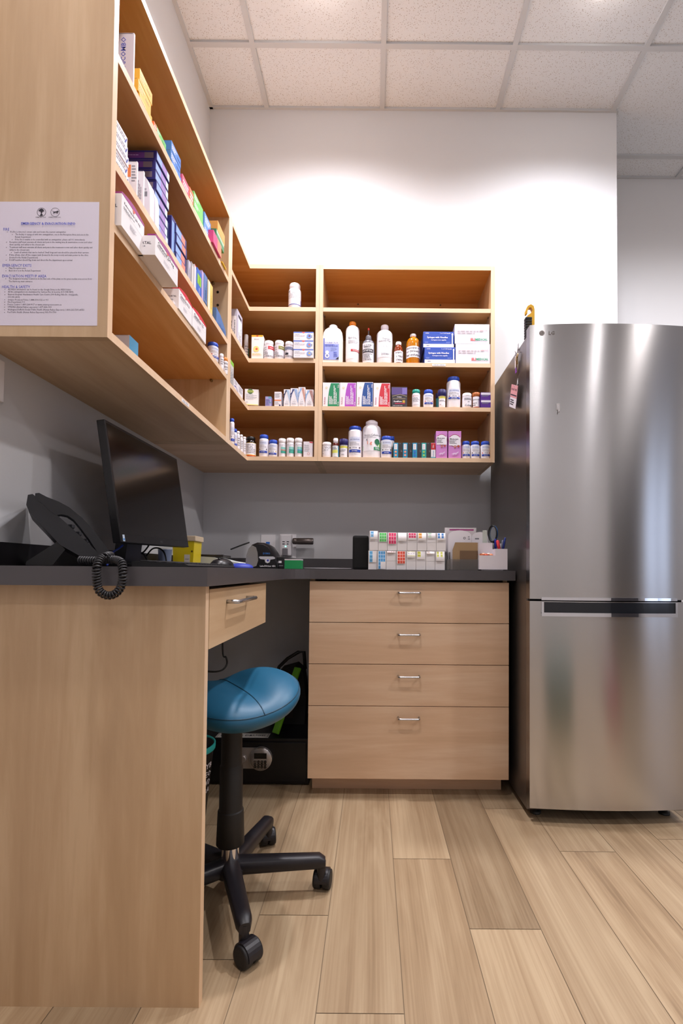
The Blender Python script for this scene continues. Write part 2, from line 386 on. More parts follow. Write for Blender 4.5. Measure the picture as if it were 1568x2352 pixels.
# ================================================================== SHELVING
T_ = .019
XSF, YSF = -.5811, 2.3016
ZT, ZB = 2.331, 1.414
def screw(mb_, p, n='y', r=.0045):
    T = {'y': lambda q: (p[0]+q[0], p[1]-q[2], p[2]+q[1]), 'x': lambda q: (p[0]+q[2], p[1]+q[0], p[2]+q[1])}[n]
    mb_.lathe([(r, 0), (r*.9, .002), (r*.3, .0025)], M('6B5B45', .4, .6), T=T, n=12)
# right unit
def panel(name, root, box_, mat, front_axis=None):
    mb = MB(); x0, x1, y0, y1, z0, z1 = box_; mb.box(*box_, mat)
    e = .0008
    if front_axis == 'y':   # banded front edge facing the room
        mb.box(x0, x1, y0-e, y0, z0, z1, EDGE if (x1-x0) > (z1-z0) else EDGEZ)
    if front_axis == 'x': mb.box(x1, x1+e, y0, y1, z0, z1, EDGEZ)
    return mb.build(name, root)
XA, XB, XC = -.2728, -.2562, -.2391   # corner unit panel, seam, right unit panel
XE0, XE1 = .540, .5582
ru = empty('wall_shelf_unit'); tagit(ru, 'open maple wall shelves beside the refrigerator, holding syringe boxes and tall bottles', 'shelf')
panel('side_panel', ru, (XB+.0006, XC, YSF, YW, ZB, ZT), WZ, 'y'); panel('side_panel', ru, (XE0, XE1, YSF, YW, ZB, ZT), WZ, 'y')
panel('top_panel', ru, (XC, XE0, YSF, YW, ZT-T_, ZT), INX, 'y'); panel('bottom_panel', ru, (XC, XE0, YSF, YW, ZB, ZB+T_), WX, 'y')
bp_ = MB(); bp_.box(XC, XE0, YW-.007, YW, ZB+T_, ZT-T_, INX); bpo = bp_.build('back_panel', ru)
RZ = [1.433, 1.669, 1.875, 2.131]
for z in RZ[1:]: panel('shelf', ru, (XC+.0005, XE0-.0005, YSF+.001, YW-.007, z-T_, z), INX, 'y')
for u, v in ((822, 699), (1011, 701)):
    p = at(u, v, Y=YW-.007); q = MB(); screw(q, p); q.build('screw', ru)
for z in RZ[1:]:
    for x, sg in ((XC, 1), (XE0, -1)):
        q = MB(); q.box(min(x, x+sg*.008), max(x, x+sg*.008), YSF+.035, YSF+.043, z-T_-.006, z-T_, NICKEL); q.build('shelf_pin', ru)
# corner unit (L shaped)
YC0, YC1 = 1.9870, 2.0110
YN = 1.9634
cu_ = empty('corner_shelf_unit'); tagit(cu_, 'open maple corner shelf unit bent round the wall corner, with pill bottles', 'shelf')
def Lpanel(name, root, z0, z1, mat, e=.0008):
    x1 = XA; poly = [(XL, YC0), (XSF, YC0), (XSF, YSF), (x1, YSF), (x1, YW), (XL, YW)]
    mb = MB(); mb.prism(poly, z0, z1, mat, 'xy')
    mb.box(XSF, XSF+e, YC1, YSF, z0, z1, EDGE); mb.box(XSF, x1, YSF-e, YSF, z0, z1, EDGE)
    return mb.build(name, root)
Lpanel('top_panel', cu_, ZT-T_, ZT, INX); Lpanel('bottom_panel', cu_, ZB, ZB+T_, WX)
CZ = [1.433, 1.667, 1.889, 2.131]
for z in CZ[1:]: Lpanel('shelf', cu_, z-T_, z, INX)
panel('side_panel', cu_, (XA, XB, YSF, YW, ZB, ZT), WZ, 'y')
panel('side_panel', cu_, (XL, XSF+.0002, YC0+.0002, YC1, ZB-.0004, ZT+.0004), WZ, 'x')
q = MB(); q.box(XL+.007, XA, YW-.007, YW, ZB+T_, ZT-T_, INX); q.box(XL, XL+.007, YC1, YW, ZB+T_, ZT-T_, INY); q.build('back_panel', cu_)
# long left unit
YE = 1.0806
lu = empty('wall_shelf_unit'); tagit(lu, 'long open maple wall shelf unit on the side wall, full of colourful medicine boxes', 'shelf')
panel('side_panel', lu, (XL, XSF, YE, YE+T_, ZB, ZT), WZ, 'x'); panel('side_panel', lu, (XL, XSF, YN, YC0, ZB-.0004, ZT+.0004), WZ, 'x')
LZ = [1.433, 1.679, 1.820, 2.068]
def lpan(name, z0, z1):
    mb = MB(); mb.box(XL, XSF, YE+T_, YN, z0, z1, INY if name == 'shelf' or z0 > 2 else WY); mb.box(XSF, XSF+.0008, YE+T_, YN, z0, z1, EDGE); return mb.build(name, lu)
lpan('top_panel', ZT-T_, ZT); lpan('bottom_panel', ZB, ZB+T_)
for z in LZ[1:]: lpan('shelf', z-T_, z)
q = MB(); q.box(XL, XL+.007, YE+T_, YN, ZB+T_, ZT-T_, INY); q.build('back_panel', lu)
for u, v in ((500, 671), (500, 701)):
    p = at(u, v, Y=YN); q = MB(); q.lathe([(.005, 0), (.005, .0012), (.0032, .0012), (.003, -.0)], M('4a3a24', .6, .4), T=lambda a: (p[0]+a[0], p[1]-a[2], p[2]+a[1]), n=14); q.build('pin_hole', lu)
for z in LZ[1:]:
    q = MB(); q.lathe([(.005, 0), (.005, .009), (.003, .0095)], M('8a7148', .35, .8), T=lambda a: (-.64+a[0], YN-a[2], z-T_-.006+a[1]), n=12); q.build('shelf_pin', lu)
# small price strips on shelf edges
p0, p1 = at(992, 838, Y=YSF), at(1023, 838, Y=YSF)
mb = MB(); mb.box(0, p1[0]-p0[0], -.0006, 0, -.005, .005, WHITE); paint(mb, front(-.0006), [('t', GREY, 'SYRINGES - NEEDLES', (p1[0]-p0[0])/2, 0, (p1[0]-p0[0])*.8)], 1, 1)
tagit(mb.build('shelf_label', loc=(p0[0], YSF-.0008, 1.8655)), 'small white label strip stuck on the shelf edge below the syringe boxes', 'label')
mb = MB(); mb.box(-.03, .03, -.0006, 0, -.005, .005, WHITE); paint(mb, front(-.0006), [('t', GREY, 'FLEA - TICK', 0, 0, .04)], 1, 1)
tagit(mb.build('shelf_label', loc=(XSF+.0008, at(425, 924, X=XSF)[1], 1.4235), rz=math.pi/2), 'small white label strip stuck on the bottom edge of the long side shelf', 'label')
# evacuation notice taped to the shelf end
mb = MB(); a, b = at(3, 463, Y=YE), at(222, 749, Y=YE); nw, nh = b[0]-a[0]+.004, a[2]-b[2]
mb.box(-nw/2, nw/2, -.0006, 0, 0, nh, M('DDD6E4', .75))
BL = M('5560C8', .6); DK = M('4C4656', .7); DB = M('2B2633', .7)
E = [('o', DB, -.074, .915, .045, .004), ('o', DB, .063, .915, .045, .003),
 ('p', DB, [(-.105,.925),(-.09,.938),(-.072,.944),(-.055,.936),(-.045,.922),(-.065,.918),(-.07,.905),(-.06,.893),(-.062,.885),(-.09,.885),(-.078,.9),(-.08,.917)]),
 ('p', DB, [(.03,.93),(.05,.918),(.075,.92),(.09,.926),(.1,.921),(.09,.914),(.082,.9),(.078,.912),(.058,.91),(.045,.9),(.048,.913)]),
 ('t', DB, 'FARM PRACTICE', -.078, .872, .1), ('t', DB, 'ANIMALS IN MOTION', .06, .872, .12),
 ('t', BL, 'EMERGENCY & EVACUATION INFO', 0, .82, .54, .026, .02)]
lines = [(.775,-.45,'FIRE',1),(.753,-.38,"If a fire is detected, remain calm and locate the nearest extinguisher.",0),(.732,-.33,"The facility is equipped with two extinguishers, one in the Reception Area and one in the",0),(.711,-.33,"Rehab Department",0),(.691,-.33,"If the fire is unable to be controlled with an extinguisher, please call 911 immediately.",0),
(.67,-.385,"Reception staff must evacuate all clients and pets in the waiting area & examination rooms and usher",0),(.65,-.385,"them quickly, and safely to the closest exit.",0),(.628,-.385,"Treatment staff must evacuate all clients and pets in the treatment rooms and usher them quickly and",0),(.607,-.385,"safely to the closest exit.",0),
(.587,-.335,"Leash all animals that can be leashed. Small dogs and cats should be placed in their carriers.",0),(.566,-.385,"If time allows, shut off the oxygen tank (located in the x-ray room) and main power to the clinic",0),(.545,-.385,"(located in the Rehab Department).",0),(.525,-.385,"A staff member should flag down and direct the fire department upon arrival.",0),
(.483,-.45,"EMERGENCY EXITS",1),(.459,-.385,"Main Reception area",0),(.439,-.385,"Back door is in the Rehab Department",0),(.397,-.45,"EVACUATION MEETUP AREA",1),(.374,-.385,"The designated meetup location is on the East side of the plaza on the grass median area across from",0),(.352,-.385,"The Harmony main entrance.",0),
(.31,-.45,"HEALTH & SAFETY",1),(.287,-.39,"All MSDS information can be found on the Google Drive in the MSDS folder",0),(.268,-.39,"All fire extinguishers are maintained by Carmen Fire & Security (519-938-9899)",0),(.247,-.39,"Nearest Hospital: Headwaters Health Care Centre (100 Rolling Hills Dr, Orangeville,",0),(.226,-.39,"519-941-2410)",0),(.206,-.39,"Ontario Provincial Police: 1-888-310-1122 or 911",0),
(.186,-.39,"Fire Department 911",0),(.166,-.39,"Poison Control: 1-800-268-9017 or www.ontariopoisoncentre.ca",0),(.146,-.39,"OMAFRA (Animal Rabies exposure): 1-877-424-1300",0),(.125,-.39,"Wellington-Dufferin-Guelph Public Health (Human Rabies Exposure): 1-800-265-7293 x4753",0),(.104,-.39,"Peel Public Health (Human Rabies Exposure) 905-799-7700",0)]
paint(mb, front(-.0006), E, nw, nh)
for z, x, s, hd in lines:
    vs, fs, lw, lh = letters(s, .0); sc = .0088 if hd else .0054
    sx = sc*(.85 if hd else .82)
    if lw*sx > nw*(.44-x): sx = nw*(.44-x)/lw
    mb.add([(x*nw+(a_+lw/2)*sx, -.0006-.0003, z*nh+b_*sc) for a_, b_ in vs], fs, BL if hd else DK)
    if not hd and z not in (.711, .65, .607, .545, .352, .226): mb.add([( (x-.03)*nw+c*.0009, -.0009, z*nh+d*.0009) for c, d in ((-1,0),(0,-1),(1,0),(0,1))], [(0,1,2,3)], DK)
nt_ = mb.build('notice_sheet', loc=((a[0]+b[0])/2-.001, YE, b[2]), recalc=False); nt_.rotation_euler = (0, math.radians(-.3), 0)
tagit(nt_, 'printed white emergency and evacuation sheet stuck to the maple shelf end', 'notice')
# ================================================================== LOWER FURNITURE
CT, CBT = .9155, .876
ct = empty('countertop'); tagit(ct, 'dark grey laminate corner worktop with a low upstand along the walls', 'countertop')
XCF, YCK, YCC, XCR = -.336, 1.0248, 2.015, .5735
RF = .105; fil = [(XCF+RF-RF*math.cos(math.pi/2*k/8), YCC-RF+RF*math.sin(math.pi/2*k/8)) for k in range(9)]
mb = MB(); mb.prism([(XL, YCK), (XCF, YCK)] + fil + [(XCR, YCC), (XCR, YW), (XL, YW)], CBT, CT, COUNTER, 'xy'); mb.build('worktop', ct)
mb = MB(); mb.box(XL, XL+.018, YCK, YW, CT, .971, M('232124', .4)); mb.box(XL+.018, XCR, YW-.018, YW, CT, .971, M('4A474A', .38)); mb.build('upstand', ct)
# end support panel
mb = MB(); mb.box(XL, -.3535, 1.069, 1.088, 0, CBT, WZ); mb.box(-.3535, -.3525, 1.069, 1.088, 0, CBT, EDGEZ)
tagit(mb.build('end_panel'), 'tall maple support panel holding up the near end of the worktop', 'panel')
def handle(root, x0, x1, y, z, axis='x', off=.028, r=.0042):
    mb = MB(); pts = []
    for t in range(5):
        a = math.pi/2*t/4; pts.append((x0+.008*(1-math.cos(a)), y-(off-.008)-.008*math.sin(a), z))
    pts = [(x0, y, z)] + pts; pts2 = [(x0+x1-p[0], p[1], p[2]) for p in reversed(pts)]
    pts = pts+pts2
    if axis == 'y': pts = [(-p[1]+2*0, p[0], p[2]) for p in pts]
    mb.tube(pts, r, NICKEL, 12); return mb.build('handle', root)
# drawer cabinet
YF_ = 2.042; X0, X1 = -.2540, .5545
dc = empty('drawer_cabinet'); tagit(dc, 'maple base cabinet of four drawers with steel bar pulls under the worktop', 'cabinet')
mb = MB(); mb.box(X0+.002, X0+.02, YF_+.019, YW-.01, .094, CBT, WZ); mb.box(X1-.02, X1-.002, YF_+.019, YW-.01, .094, CBT, WZ); mb.box(X0+.02, X1-.02, YF_+.019, YW-.01, .094, .112, WX); mb.box(X0+.02, X1-.02, YW-.02, YW-.01, .112, CBT-.002, WX); mb.build('carcass', dc)
mb = MB(); mb.box(X0+.009, X1-.009, YF_+.085, YF_+.103, 0, .094, WX); mb.box(X0+.009, X0+.027, YF_+.103, YW-.02, 0, .094, WX); mb.box(X1-.027, X1-.009, YF_+.103, YW-.02, 0, .094, WX); mb.build('toe_kick', dc)
vb = [1336, 1431, 1526.5, 1622.5, 1790.5]; zz = [at(939, v, Y=YF_)[2] for v in vb]
for i in range(4):
    mb = MB(); mb.box(X0, X1, YF_, YF_+.018, zz[i+1]+.0012, zz[i]-.0012, WX, .0008); d_ = mb.build('drawer_front', dc)
    hp0, hp1 = at(915, (1362, 1459, 1556, 1653)[i], Y=YF_-.03), at(965, 1362, Y=YF_-.03); handle(d_, hp0[0], hp1[0], YF_, hp0[2])
# hanging desk drawer
dd = empty('hanging_drawer_unit'); tagit(dd, 'shallow maple drawer hung under the worktop above the teal stool', 'drawer')
XD = -.352
mb = MB(); mb.box(XD-.42, XD-.019, 1.11, 1.655, .755, .868, WX); mb.build('drawer_box', dd)
mb = MB(); mb.box(XD-.018, XD, 1.092, 1.668, .738, .868, WY, .0008); df = mb.build('drawer_front', dd)
hp = at(549, 1382, X=XD+.03), at(590, 1378, X=XD+.03)
mb = MB(); y0_, y1_, z_ = hp[0][1]+.0, hp[1][1], hp[0][2]
pts = [(XD, y0_, z_), (XD+.022, y0_, z_), (XD+.028, y0_+.006, z_), (XD+.028, y1_-.006, z_), (XD+.022, y1_, z_), (XD, y1_, z_)]
mb.tube(pts, .0048, NICKEL, 12); mb.build('handle', df)
# ================================================================== REFRIGERATOR
FX0, FX1, FY = .5755, 1.164, 1.840
fr = empty('refrigerator', (0, 0, 0)); tagit(fr, 'tall brushed stainless steel refrigerator with freezer below', 'refrigerator')
mb = MB(); mb.box(FX0+.004, FX1-.004, 1.888, 2.47, .03, 1.808, SIDE, .004); mb.build('body', fr)
mb = MB(); mb.box(FX0+.012, FX1-.012, FY+.035, 1.888, .055, 1.812, M('1b1a1c', .6)); mb.build('door_gasket', fr)
for x in (FX0+.05, FX1-.05):
    for y in (1.93, 2.42):
        mb = MB(); mb.lathe([(.02, 0), (.02, .01), (.012, .012), (.012, .036)], BLACK, (x, y), 14); mb.build('foot', fr)
mb = MB(); mb.box(FX0+.012, FX0+.05, FY+.03, 1.93, 1.808, 1.825, M('2a2a2c', .5), .003); mb.build('hinge_cover', fr)
def door(z0, z1, name):
    n = 28; mb = MB(); bul = .018
    X = [FX0+(FX1-FX0)*i/n for i in range(n+1)]
    Yf = [FY-bul*(1-(2*i/n-1)**2) for i in range(n+1)]
    yb = FY+.04
    vs = [(X[i], Yf[i], z) for i in range(n+1) for z in (z0, z1)]
    mb.add(vs, [(2*i, 2*i+2, 2*i+3, 2*i+1) for i in range(n)], STEEL, True)
    ed = M('8E8B8C', .25, 1)
    mb.add([(X[0], Yf[0], z0), (X[0], Yf[0], z1), (X[0], yb, z1), (X[0], yb, z0)], [(0,1,2,3)], ed)
    mb.add([(X[n], Yf[n], z0), (X[n], Yf[n], z1), (X[n], yb, z1), (X[n], yb, z0)], [(0,1,2,3)], ed)
    for z in (z0, z1): mb.add([(X[i], Yf[i], z) for i in range(n+1)]+[(X[n], yb, z), (X[0], yb, z)], [tuple(range(n+3))], ed)
    mb.add([(X[0], yb, z0), (X[n], yb, z0), (X[n], yb, z1), (X[0], yb, z1)], [(0,1,2,3)], ed)
    return mb.build(name, fr)
zs = at(1400, 1380, Y=FY-.017)[2]
du = door(zs+.004, 1.8265, 'upper_door'); dl = door(.058, zs-.004, 'freezer_door')
fyc = lambda x: FY-.018*(1-(2*(x-FX0)/(FX1-FX0)-1)**2)
# recessed pull: chrome lip on the upper door, chrome frame and dark pocket on the freezer door
hx0, hx1 = at(1244, 1395, Y=FY-.012)[0], at(1556, 1395, Y=FY-.012)[0]
Zp = lambda v: at(1400, v, Y=FY-.02)[2]
def arcbox(mb, x0, x1, z0, z1, out, inn, mat, n=20):
    X = [x0+(x1-x0)*i/n for i in range(n+1)]
    for z0_, z1_ in ((z0, z1),):
        vs = []
        for x in X: vs += [(x, fyc(x)-out, z0_), (x, fyc(x)-out, z1_), (x, fyc(x)+inn, z1_), (x, fyc(x)+inn, z0_)]
        fs = [tuple(4*i+a for a in ()) for i in ()]
        for i in range(n):
            for k in range(4): fs.append((4*i+k, 4*i+4+k, 4*i+4+(k+1) % 4, 4*i+(k+1) % 4))
        fs += [(0,1,2,3), (4*n, 4*n+1, 4*n+2, 4*n+3)]
        mb.add(vs, fs, mat)
mb = MB(); arcbox(mb, hx0, hx1, Zp(1380), Zp(1373.5), .004, .002, CHROME); mb.build('chrome_lip', du)
hd_ = MB(); arcbox(hd_, hx0, hx1, Zp(1417), Zp(1408.5), .006, .003, CHROME); arcbox(hd_, hx0, hx0+.008, Zp(1410), Zp(1384), .006, .003, CHROME, 2); arcbox(hd_, hx1-.008, hx1, Zp(1410), Zp(1384), .006, .003, CHROME, 2); ho = hd_.build('door_pull', dl)
mb = MB(); arcbox(mb, hx0+.008, hx1-.008, Zp(1409), Zp(1384.5), .0012, .002, M('1d2026', .12)); mb.build('pull_pocket', dl)
# badge
p = at(1244, 765, Y=FY-.006); q = at(1268, 765, Y=FY-.008); BG = M('6B6462', .5)
mb = MB(); s_ = lambda x, z, e: (x, fyc(x)-.0005-e, z)
paint(mb, s_, [('c', BG, p[0], p[2], .0098)], 1, 1)
paint(mb, s_, [('o', M('C9C5C2', .3), p[0], p[2], .0075, .001), ('r', M('C9C5C2', .3), p[0]-.0008, p[0]+.0002, p[2]-.003, p[2]+.003), ('r', M('C9C5C2', .3), p[0]-.0008, p[0]+.002, p[2]-.003, p[2]-.0022), ('c', M('C9C5C2', .3), p[0]-.0035, p[2]+.002, .0009)], 1, 1, e0=1)
paint(mb, s_, [('t', BG, 'LG', q[0]-.003, q[2], .021, 9, .03)], 1, 1); mb.build('badge', du, recalc=False)
# things on the refrigerator
def hook(root, P, n):   # small clear adhesive hook; n = outward normal axis
    mb = MB(); CL = M('DAD8DA', .12, .0, Transmission_Weight=.3)
    if n == 'x': f = lambda a, b, c: (P[0]-c, P[1]-a, P[2]+b)
    else: f = lambda a, b, c: (P[0]+a, P[1]-c, P[2]+b)
    mb.tube([f(0, .012, .001), f(0, -.004, .003), f(0, -.014, .004), f(0, -.018, .009), f(0, -.014, .013), f(0, -.010, .013)], .0014, CL, 8)
    vs = [f(a, b, c) for a in (-.006, .006) for b in (-.006, .018) for c in (0, .0015)]
    mb.add(vs, [(0,1,3,2),(4,6,7,5),(0,4,5,1),(2,3,7,6),(0,2,6,4),(1,5,7,3)], CL)
    return mb
P = at(1281, 938, Y=FY-.011); hk = hook(None, (P[0], fyc(P[0])-.0005, P[2]), 'y').build('adhesive_hook'); tagit(hk, 'small clear hook stuck on the upper steel door', 'hook')
FSX = FX0+.004
P1 = at(1190, 800, X=FSX-.001); o = hook(None, P1, 'x').build('adhesive_hook'); tagit(o, 'small clear hook on the refrigerator side with keys hung from it', 'hook')
P2 = at(1189, 880, X=FSX-.001); o = hook(None, P2, 'x').build('adhesive_hook'); tagit(o, 'small clear hook on the refrigerator side holding the pink card', 'hook')
kr = empty('key_bunch', (P1[0]-.009, P1[1], P1[2]-.018)); tagit(kr, 'bunch of brass keys with purple and white tags hanging on the refrigerator side', 'keys')
mb = MB(); mb.tube([(0, .011*math.cos(a/12*6.2832), -.008+.011*math.sin(a/12*6.2832)) for a in range(13)], .0009, NICKEL, 6, False); mb.build('key_ring', kr)
KB = M('A8853A', .3, .9)
for j, (dy, dz) in enumerate(((-.018, -.012), (-.01, -.02))):
    mb = MB(); mb.lathe([(.009, -.0008), (.009, .0008)], KB, T=lambda q: (q[2]-.003*j, dy*1.0+q[0], dz-.008+q[1]), n=16)
    mb.box(-.001-.003*j, .001-.003*j, dy-.003, dy+.002, dz-.042, dz-.014, KB); mb.build('key', kr)
mb = MB(); mb.box(-.003, -.001, -.008, .008, -.062, -.018, M('EDE6EE', .4), .0008); mb.build('white_tag', kr)
mb = MB(); mb.box(.002, .004, .002, .02, -.078, -.03, M('8C3FB5', .4), .0008); mb.build('purple_tag', kr)
mb = MB(); w_, h_ = .10, .088; mb.box(-.0006, 0, -w_/2, w_/2, -h_, 0, M('C9A9AE', .6))
sf = lambda a, z, e: (-.0006-e, -a, z)
PK = M('E3A0A6', .6)
paint(mb, sf, [('r', M('EFE9F2', .5), -.5, .5, -1, -.55), ('r', PK, -.5, .5, -.56, 0), ('t', INK, 'DO NOT OPEN', 0, -.2, .8), ('r', INK, -.45, .45, -.47, -.42), ('l', INK, -.4, .2, -.9, -.62, 3)], w_, h_)
cdc = mb.build('hanging_card', loc=(P2[0]-.012, P2[1], P2[2]-.008), recalc=False); cdc.rotation_euler = (math.radians(24), 0, 0); tagit(cdc, 'pink and white printed card hanging on the refrigerator side', 'card')
# utility knife style handle standing on the refrigerator
p0, p1 = at(1207, 752, Y=1.9), at(1228, 698, Y=1.9)
kn = empty('tool_handle', ((p0[0]+p1[0])/2, 1.912, 1.808)); tagit(kn, 'yellow and black ribbed tool handle standing on top of the refrigerator', 'tool')
hh = p1[2]-1.808; hw = (p1[0]-p0[0])/2
YEL = M('E9B32A', .4)
mb = MB(); mb.prism([(-hw*.6, 0), (hw, 0), (hw, hh*.84), (hw*.8, hh*.95), (hw*.2, hh), (-hw*.5, hh*.95), (-hw*.9, hh*.82), (-hw*.9, hh*.72), (-hw*.6, hh*.72), (-hw*.55, hh*.8), (-hw*.2, hh*.9), (hw*.3, hh*.9), (hw*.55, hh*.83), (hw*.4, hh*.76), (-hw*.6, hh*.66)], -.009, .009, YEL); mb.build('yellow_shell', kn)
mb = MB()
for j in range(8): mb.box(-hw*1.0, hw*.42, -.0115, .0115, hh*.078*j, hh*.078*(j+1)-.0012, BLACK, .002)
mb.build('ribbed_grip', kn)
# ================================================================== STOOL
SCX, SCY = -.392, 1.43
st = empty('saddle_stool', (SCX, SCY, 0)); tagit(st, 'teal vinyl saddle stool on a black five-arm base with casters', 'stool')
BP = M('17141a', .42)
mb = MB(); mb.lathe([(.02, .06), (.04, .062), (.046, .068), (.046, .082), (.038, .092), (.027, .098)], BP, n=32); mb.build('base_hub', st)
def arm(ang, cast):
    ca_, sa_ = math.cos(ang), math.sin(ang); mb = MB(); rings = []
    for t in range(13):
        s_ = t/12; r = .02+s_*.25; zc = .084+.002*s_-(.006 if t == 12 else 0); hw_ = .025-.006*s_; hh_ = .022-.004*s_
        if t == 12: hw_ *= .7; hh_ *= .7; r -= .004
        ring = []
        for k in range(12):
            a = 6.2832*k/12; c_, d_ = math.cos(a), math.sin(a)
            lx = hw_*abs(c_)**.6*(1 if c_ > 0 else -1); lz = hh_*abs(d_)**.6*(1 if d_ > 0 else -1)
            ring.append((r*ca_-lx*sa_, r*sa_+lx*ca_, zc+lz))
        rings.append(ring)
    vs = [p for q in rings for p in q]; fs = [(j*12+i, j*12+(i+1) % 12, (j+1)*12+(i+1) % 12, (j+1)*12+i) for j in range(12) for i in range(12)]
    mb.add(vs, fs, BP, True); mb.add(rings[-1], [tuple(range(12))], BP, True); mb.add(rings[0], [tuple(range(12))[::-1]], BP, True)
    a_o = mb.build('base_arm', st)
    cx_, cy_ = .255*ca_, .255*sa_; w2, w3 = math.cos(cast), math.sin(cast)   # axle direction of the twin wheels
    ox, oy = cx_+.016*-w3, cy_+.016*w2
    mb = MB()
    for sg in (-1, 1):
        T = lambda q: (ox+w2*(sg*.0135+q[2])-w3*q[0], oy+w3*(sg*.0135+q[2])+w2*q[0], .026+q[1])
        mb.lathe([(.018, -.011), (.0245, -.0105), (.026, -.008), (.026, .008), (.0245, .0105), (.018, .011)], RUB, T=T, n=28)
    mb.lathe([(.012, .03), (.0125, .085)], BP, (cx_, cy_), 14)
    # hood over the wheels
    pr = [(.0285*math.cos(math.radians(a)), .0285*math.sin(math.radians(a))) for a in range(-10, 200, 15)] + [(.0245*math.cos(math.radians(a)), .0245*math.sin(math.radians(a))) for a in range(190, -15, -15)]
    mb.prism(pr, -.0185, .0185, BP, 'xz', T=lambda q: (ox-w3*q[0]+w2*q[1], oy+w2*q[0]+w3*q[1], .0275+q[2]))
    mb.build('caster', a_o)
for i in range(5): arm(math.radians(5+72*i), math.radians((-8, 20, 75, 150, 232)[i]))
mb = MB(); mb.lathe([(.0245, .09), (.0245, .15)], CHROME, n=32); mb.build('chrome_sleeve', st)
CV = M('17130f', .6)
mb = MB(); mb.lathe([(.036, .143), (.0385, .146), (.0355, .235), (.0345, .238), (.0325, .238), (.032, .24), (.0315, .36), (.0295, .363), (.029, .365), (.0285, .462)], CV, n=32); mb.build('column_cover', st)
mb = MB(); mb.lathe([(.013, .44), (.013, .48)], CHROME, n=20); mb.box(-.05, .05, -.05, .05, .478, .49, BLACK, .003); mb.build('seat_mount', st)
# saddle seat: two raised lobes with a channel between
TEAL = M('195C7D', .46)
TEAL.node_tree.nodes['Principled BSDF'].inputs['Coat Weight'].default_value = .0
def seat_mesh():
    mb = MB(); nr, na = 16, 56; top, bot = [], []
    ax, ay = .158, .2
    tilt = math.radians(9)
    def xy(r, a):
        c_, s_ = math.cos(a), math.sin(a); pw = .82
        x = ax*r*abs(c_)**pw*(1 if c_ > 0 else -1); y = ay*r*abs(s_)**pw*(1 if s_ > 0 else -1)
        y *= 1-.22*(x/ax if x < 0 else -.0)*-1*0
        return x, y
    def zt(x, y, r):
        lobe = .030*(1-math.exp(-(x/.05)**2)); saddle = .028*abs(x/ax)**2
        return lobe*.8*(1-r**2)+saddle+.045*(1-r**3.4)**.5
    def zb(x, y, r): return .028*abs(x/ax)**2 - .052*(1-r**2.6)**.5
    yawd = math.radians(-52)
    def place(x, y, z):
        x, z = x*math.cos(tilt)-z*math.sin(tilt)*1, z*math.cos(tilt)+x*math.sin(tilt)
        return (.018+x*math.cos(SYAW)-y*math.sin(SYAW), x*math.sin(SYAW)+y*math.cos(SYAW), z+.538)
    SYAW = math.radians(34)
    vs, fs = [], []
    for side in (0, 1):
        base = len(vs)
        for j in range(nr+1):
            r = math.sin(j/nr*math.pi/2)
            for i in range(na):
                x, y = xy(r, 6.2832*i/na); z = zt(x, y, r) if side == 0 else zb(x, y, r); vs.append(place(x, y, z))
        for j in range(nr):
            for i in range(na):
                q = (base+j*na+i, base+j*na+(i+1) % na, base+(j+1)*na+(i+1) % na, base+(j+1)*na+i); fs.append(q if side == 0 else q[::-1])
    mb.add(vs, fs, TEAL, True); s = mb.build('seat', st)
    bm = bmesh.new(); bm.from_mesh(s.data); bmesh.ops.remove_doubles(bm, verts=bm.verts[:], dist=.0004); bmesh.ops.recalc_face_normals(bm, faces=bm.faces[:]); bm.to_mesh(s.data); bm.free()
    for p in s.data.polygons: p.use_smooth = True
    sm = MB(); C1 = M('0E3F57', .5)
    pts = []
    for i in range(na+1):
        r = .985; x, y = xy(r, 6.2832*i/na); p = place(x, y, zt(x, y, r)); pts.append((p[0]*1.002, p[1]*1.002, p[2]+.0005))
    sm.tube(pts, .0012, C1, 6, False)
    for xx in (0,):
        pts = []
        for i in range(-9, 10):
            y = i/9*.2*(1-abs(xx)/ax*.12); 
            rr = min(.985, ((abs(xx)/ax)**2.44+(abs(y)/ay)**2.44)**.41); p = place(xx, y, zt(xx, y, rr)); pts.append((p[0], p[1], p[2]+.0006))
        sm.tube(pts, .0014, C1, 6, False)
    sm.build('seam_piping', s)
seat_mesh()
# ================================================================== UNDER THE WORKTOP
SX0, SX1, SY0, SY1, SZ = -.80, -.262, 2.15, 2.54, .195
sf_ = empty('safe', (0,0,0)); tagit(sf_, 'low black steel safe with a round keypad on the floor under the worktop', 'safe')
SB = M('08070a', .4)
mb = MB(); mb.box(SX0, SX1, SY0+.004, SY1, .004, SZ, SB, .003); mb.build('body', sf_)
mb = MB(); mb.box(SX0+.012, SX1-.012, SY0-.004, SY0+.004, .016, SZ-.014, SB, .002); sd = mb.build('door', sf_)
kp = at(598, 1744, Y=SY0-.02); SIL = M('A9A19C', .3, .6)
mb = MB(); pts = [(kp[0]-.105+.062*math.cos(a*6.2832/36), kp[2]+.045*math.sin(a*6.2832/36)) for a in range(36)]
mb.prism(pts, SY0-.012, SY0-.004, SIL); mb.prism([(kp[0]-.12, kp[2]-.043), (kp[0], kp[2]-.043), (kp[0], kp[2]+.043), (kp[0]-.12, kp[2]+.043)], SY0-.0115, SY0-.004, SIL)
mb.lathe([(.016, 0), (.016, .012), (.013, .014)], SIL, T=lambda q: (kp[0]-.075+q[0], SY0-.012-q[2], kp[2]+q[1])); mb.build('lock_plate', sd)
mb = MB(); kr_ = .0475; T = lambda q: (kp[0]+q[0], SY0-.004-q[2], kp[2]+q[1])
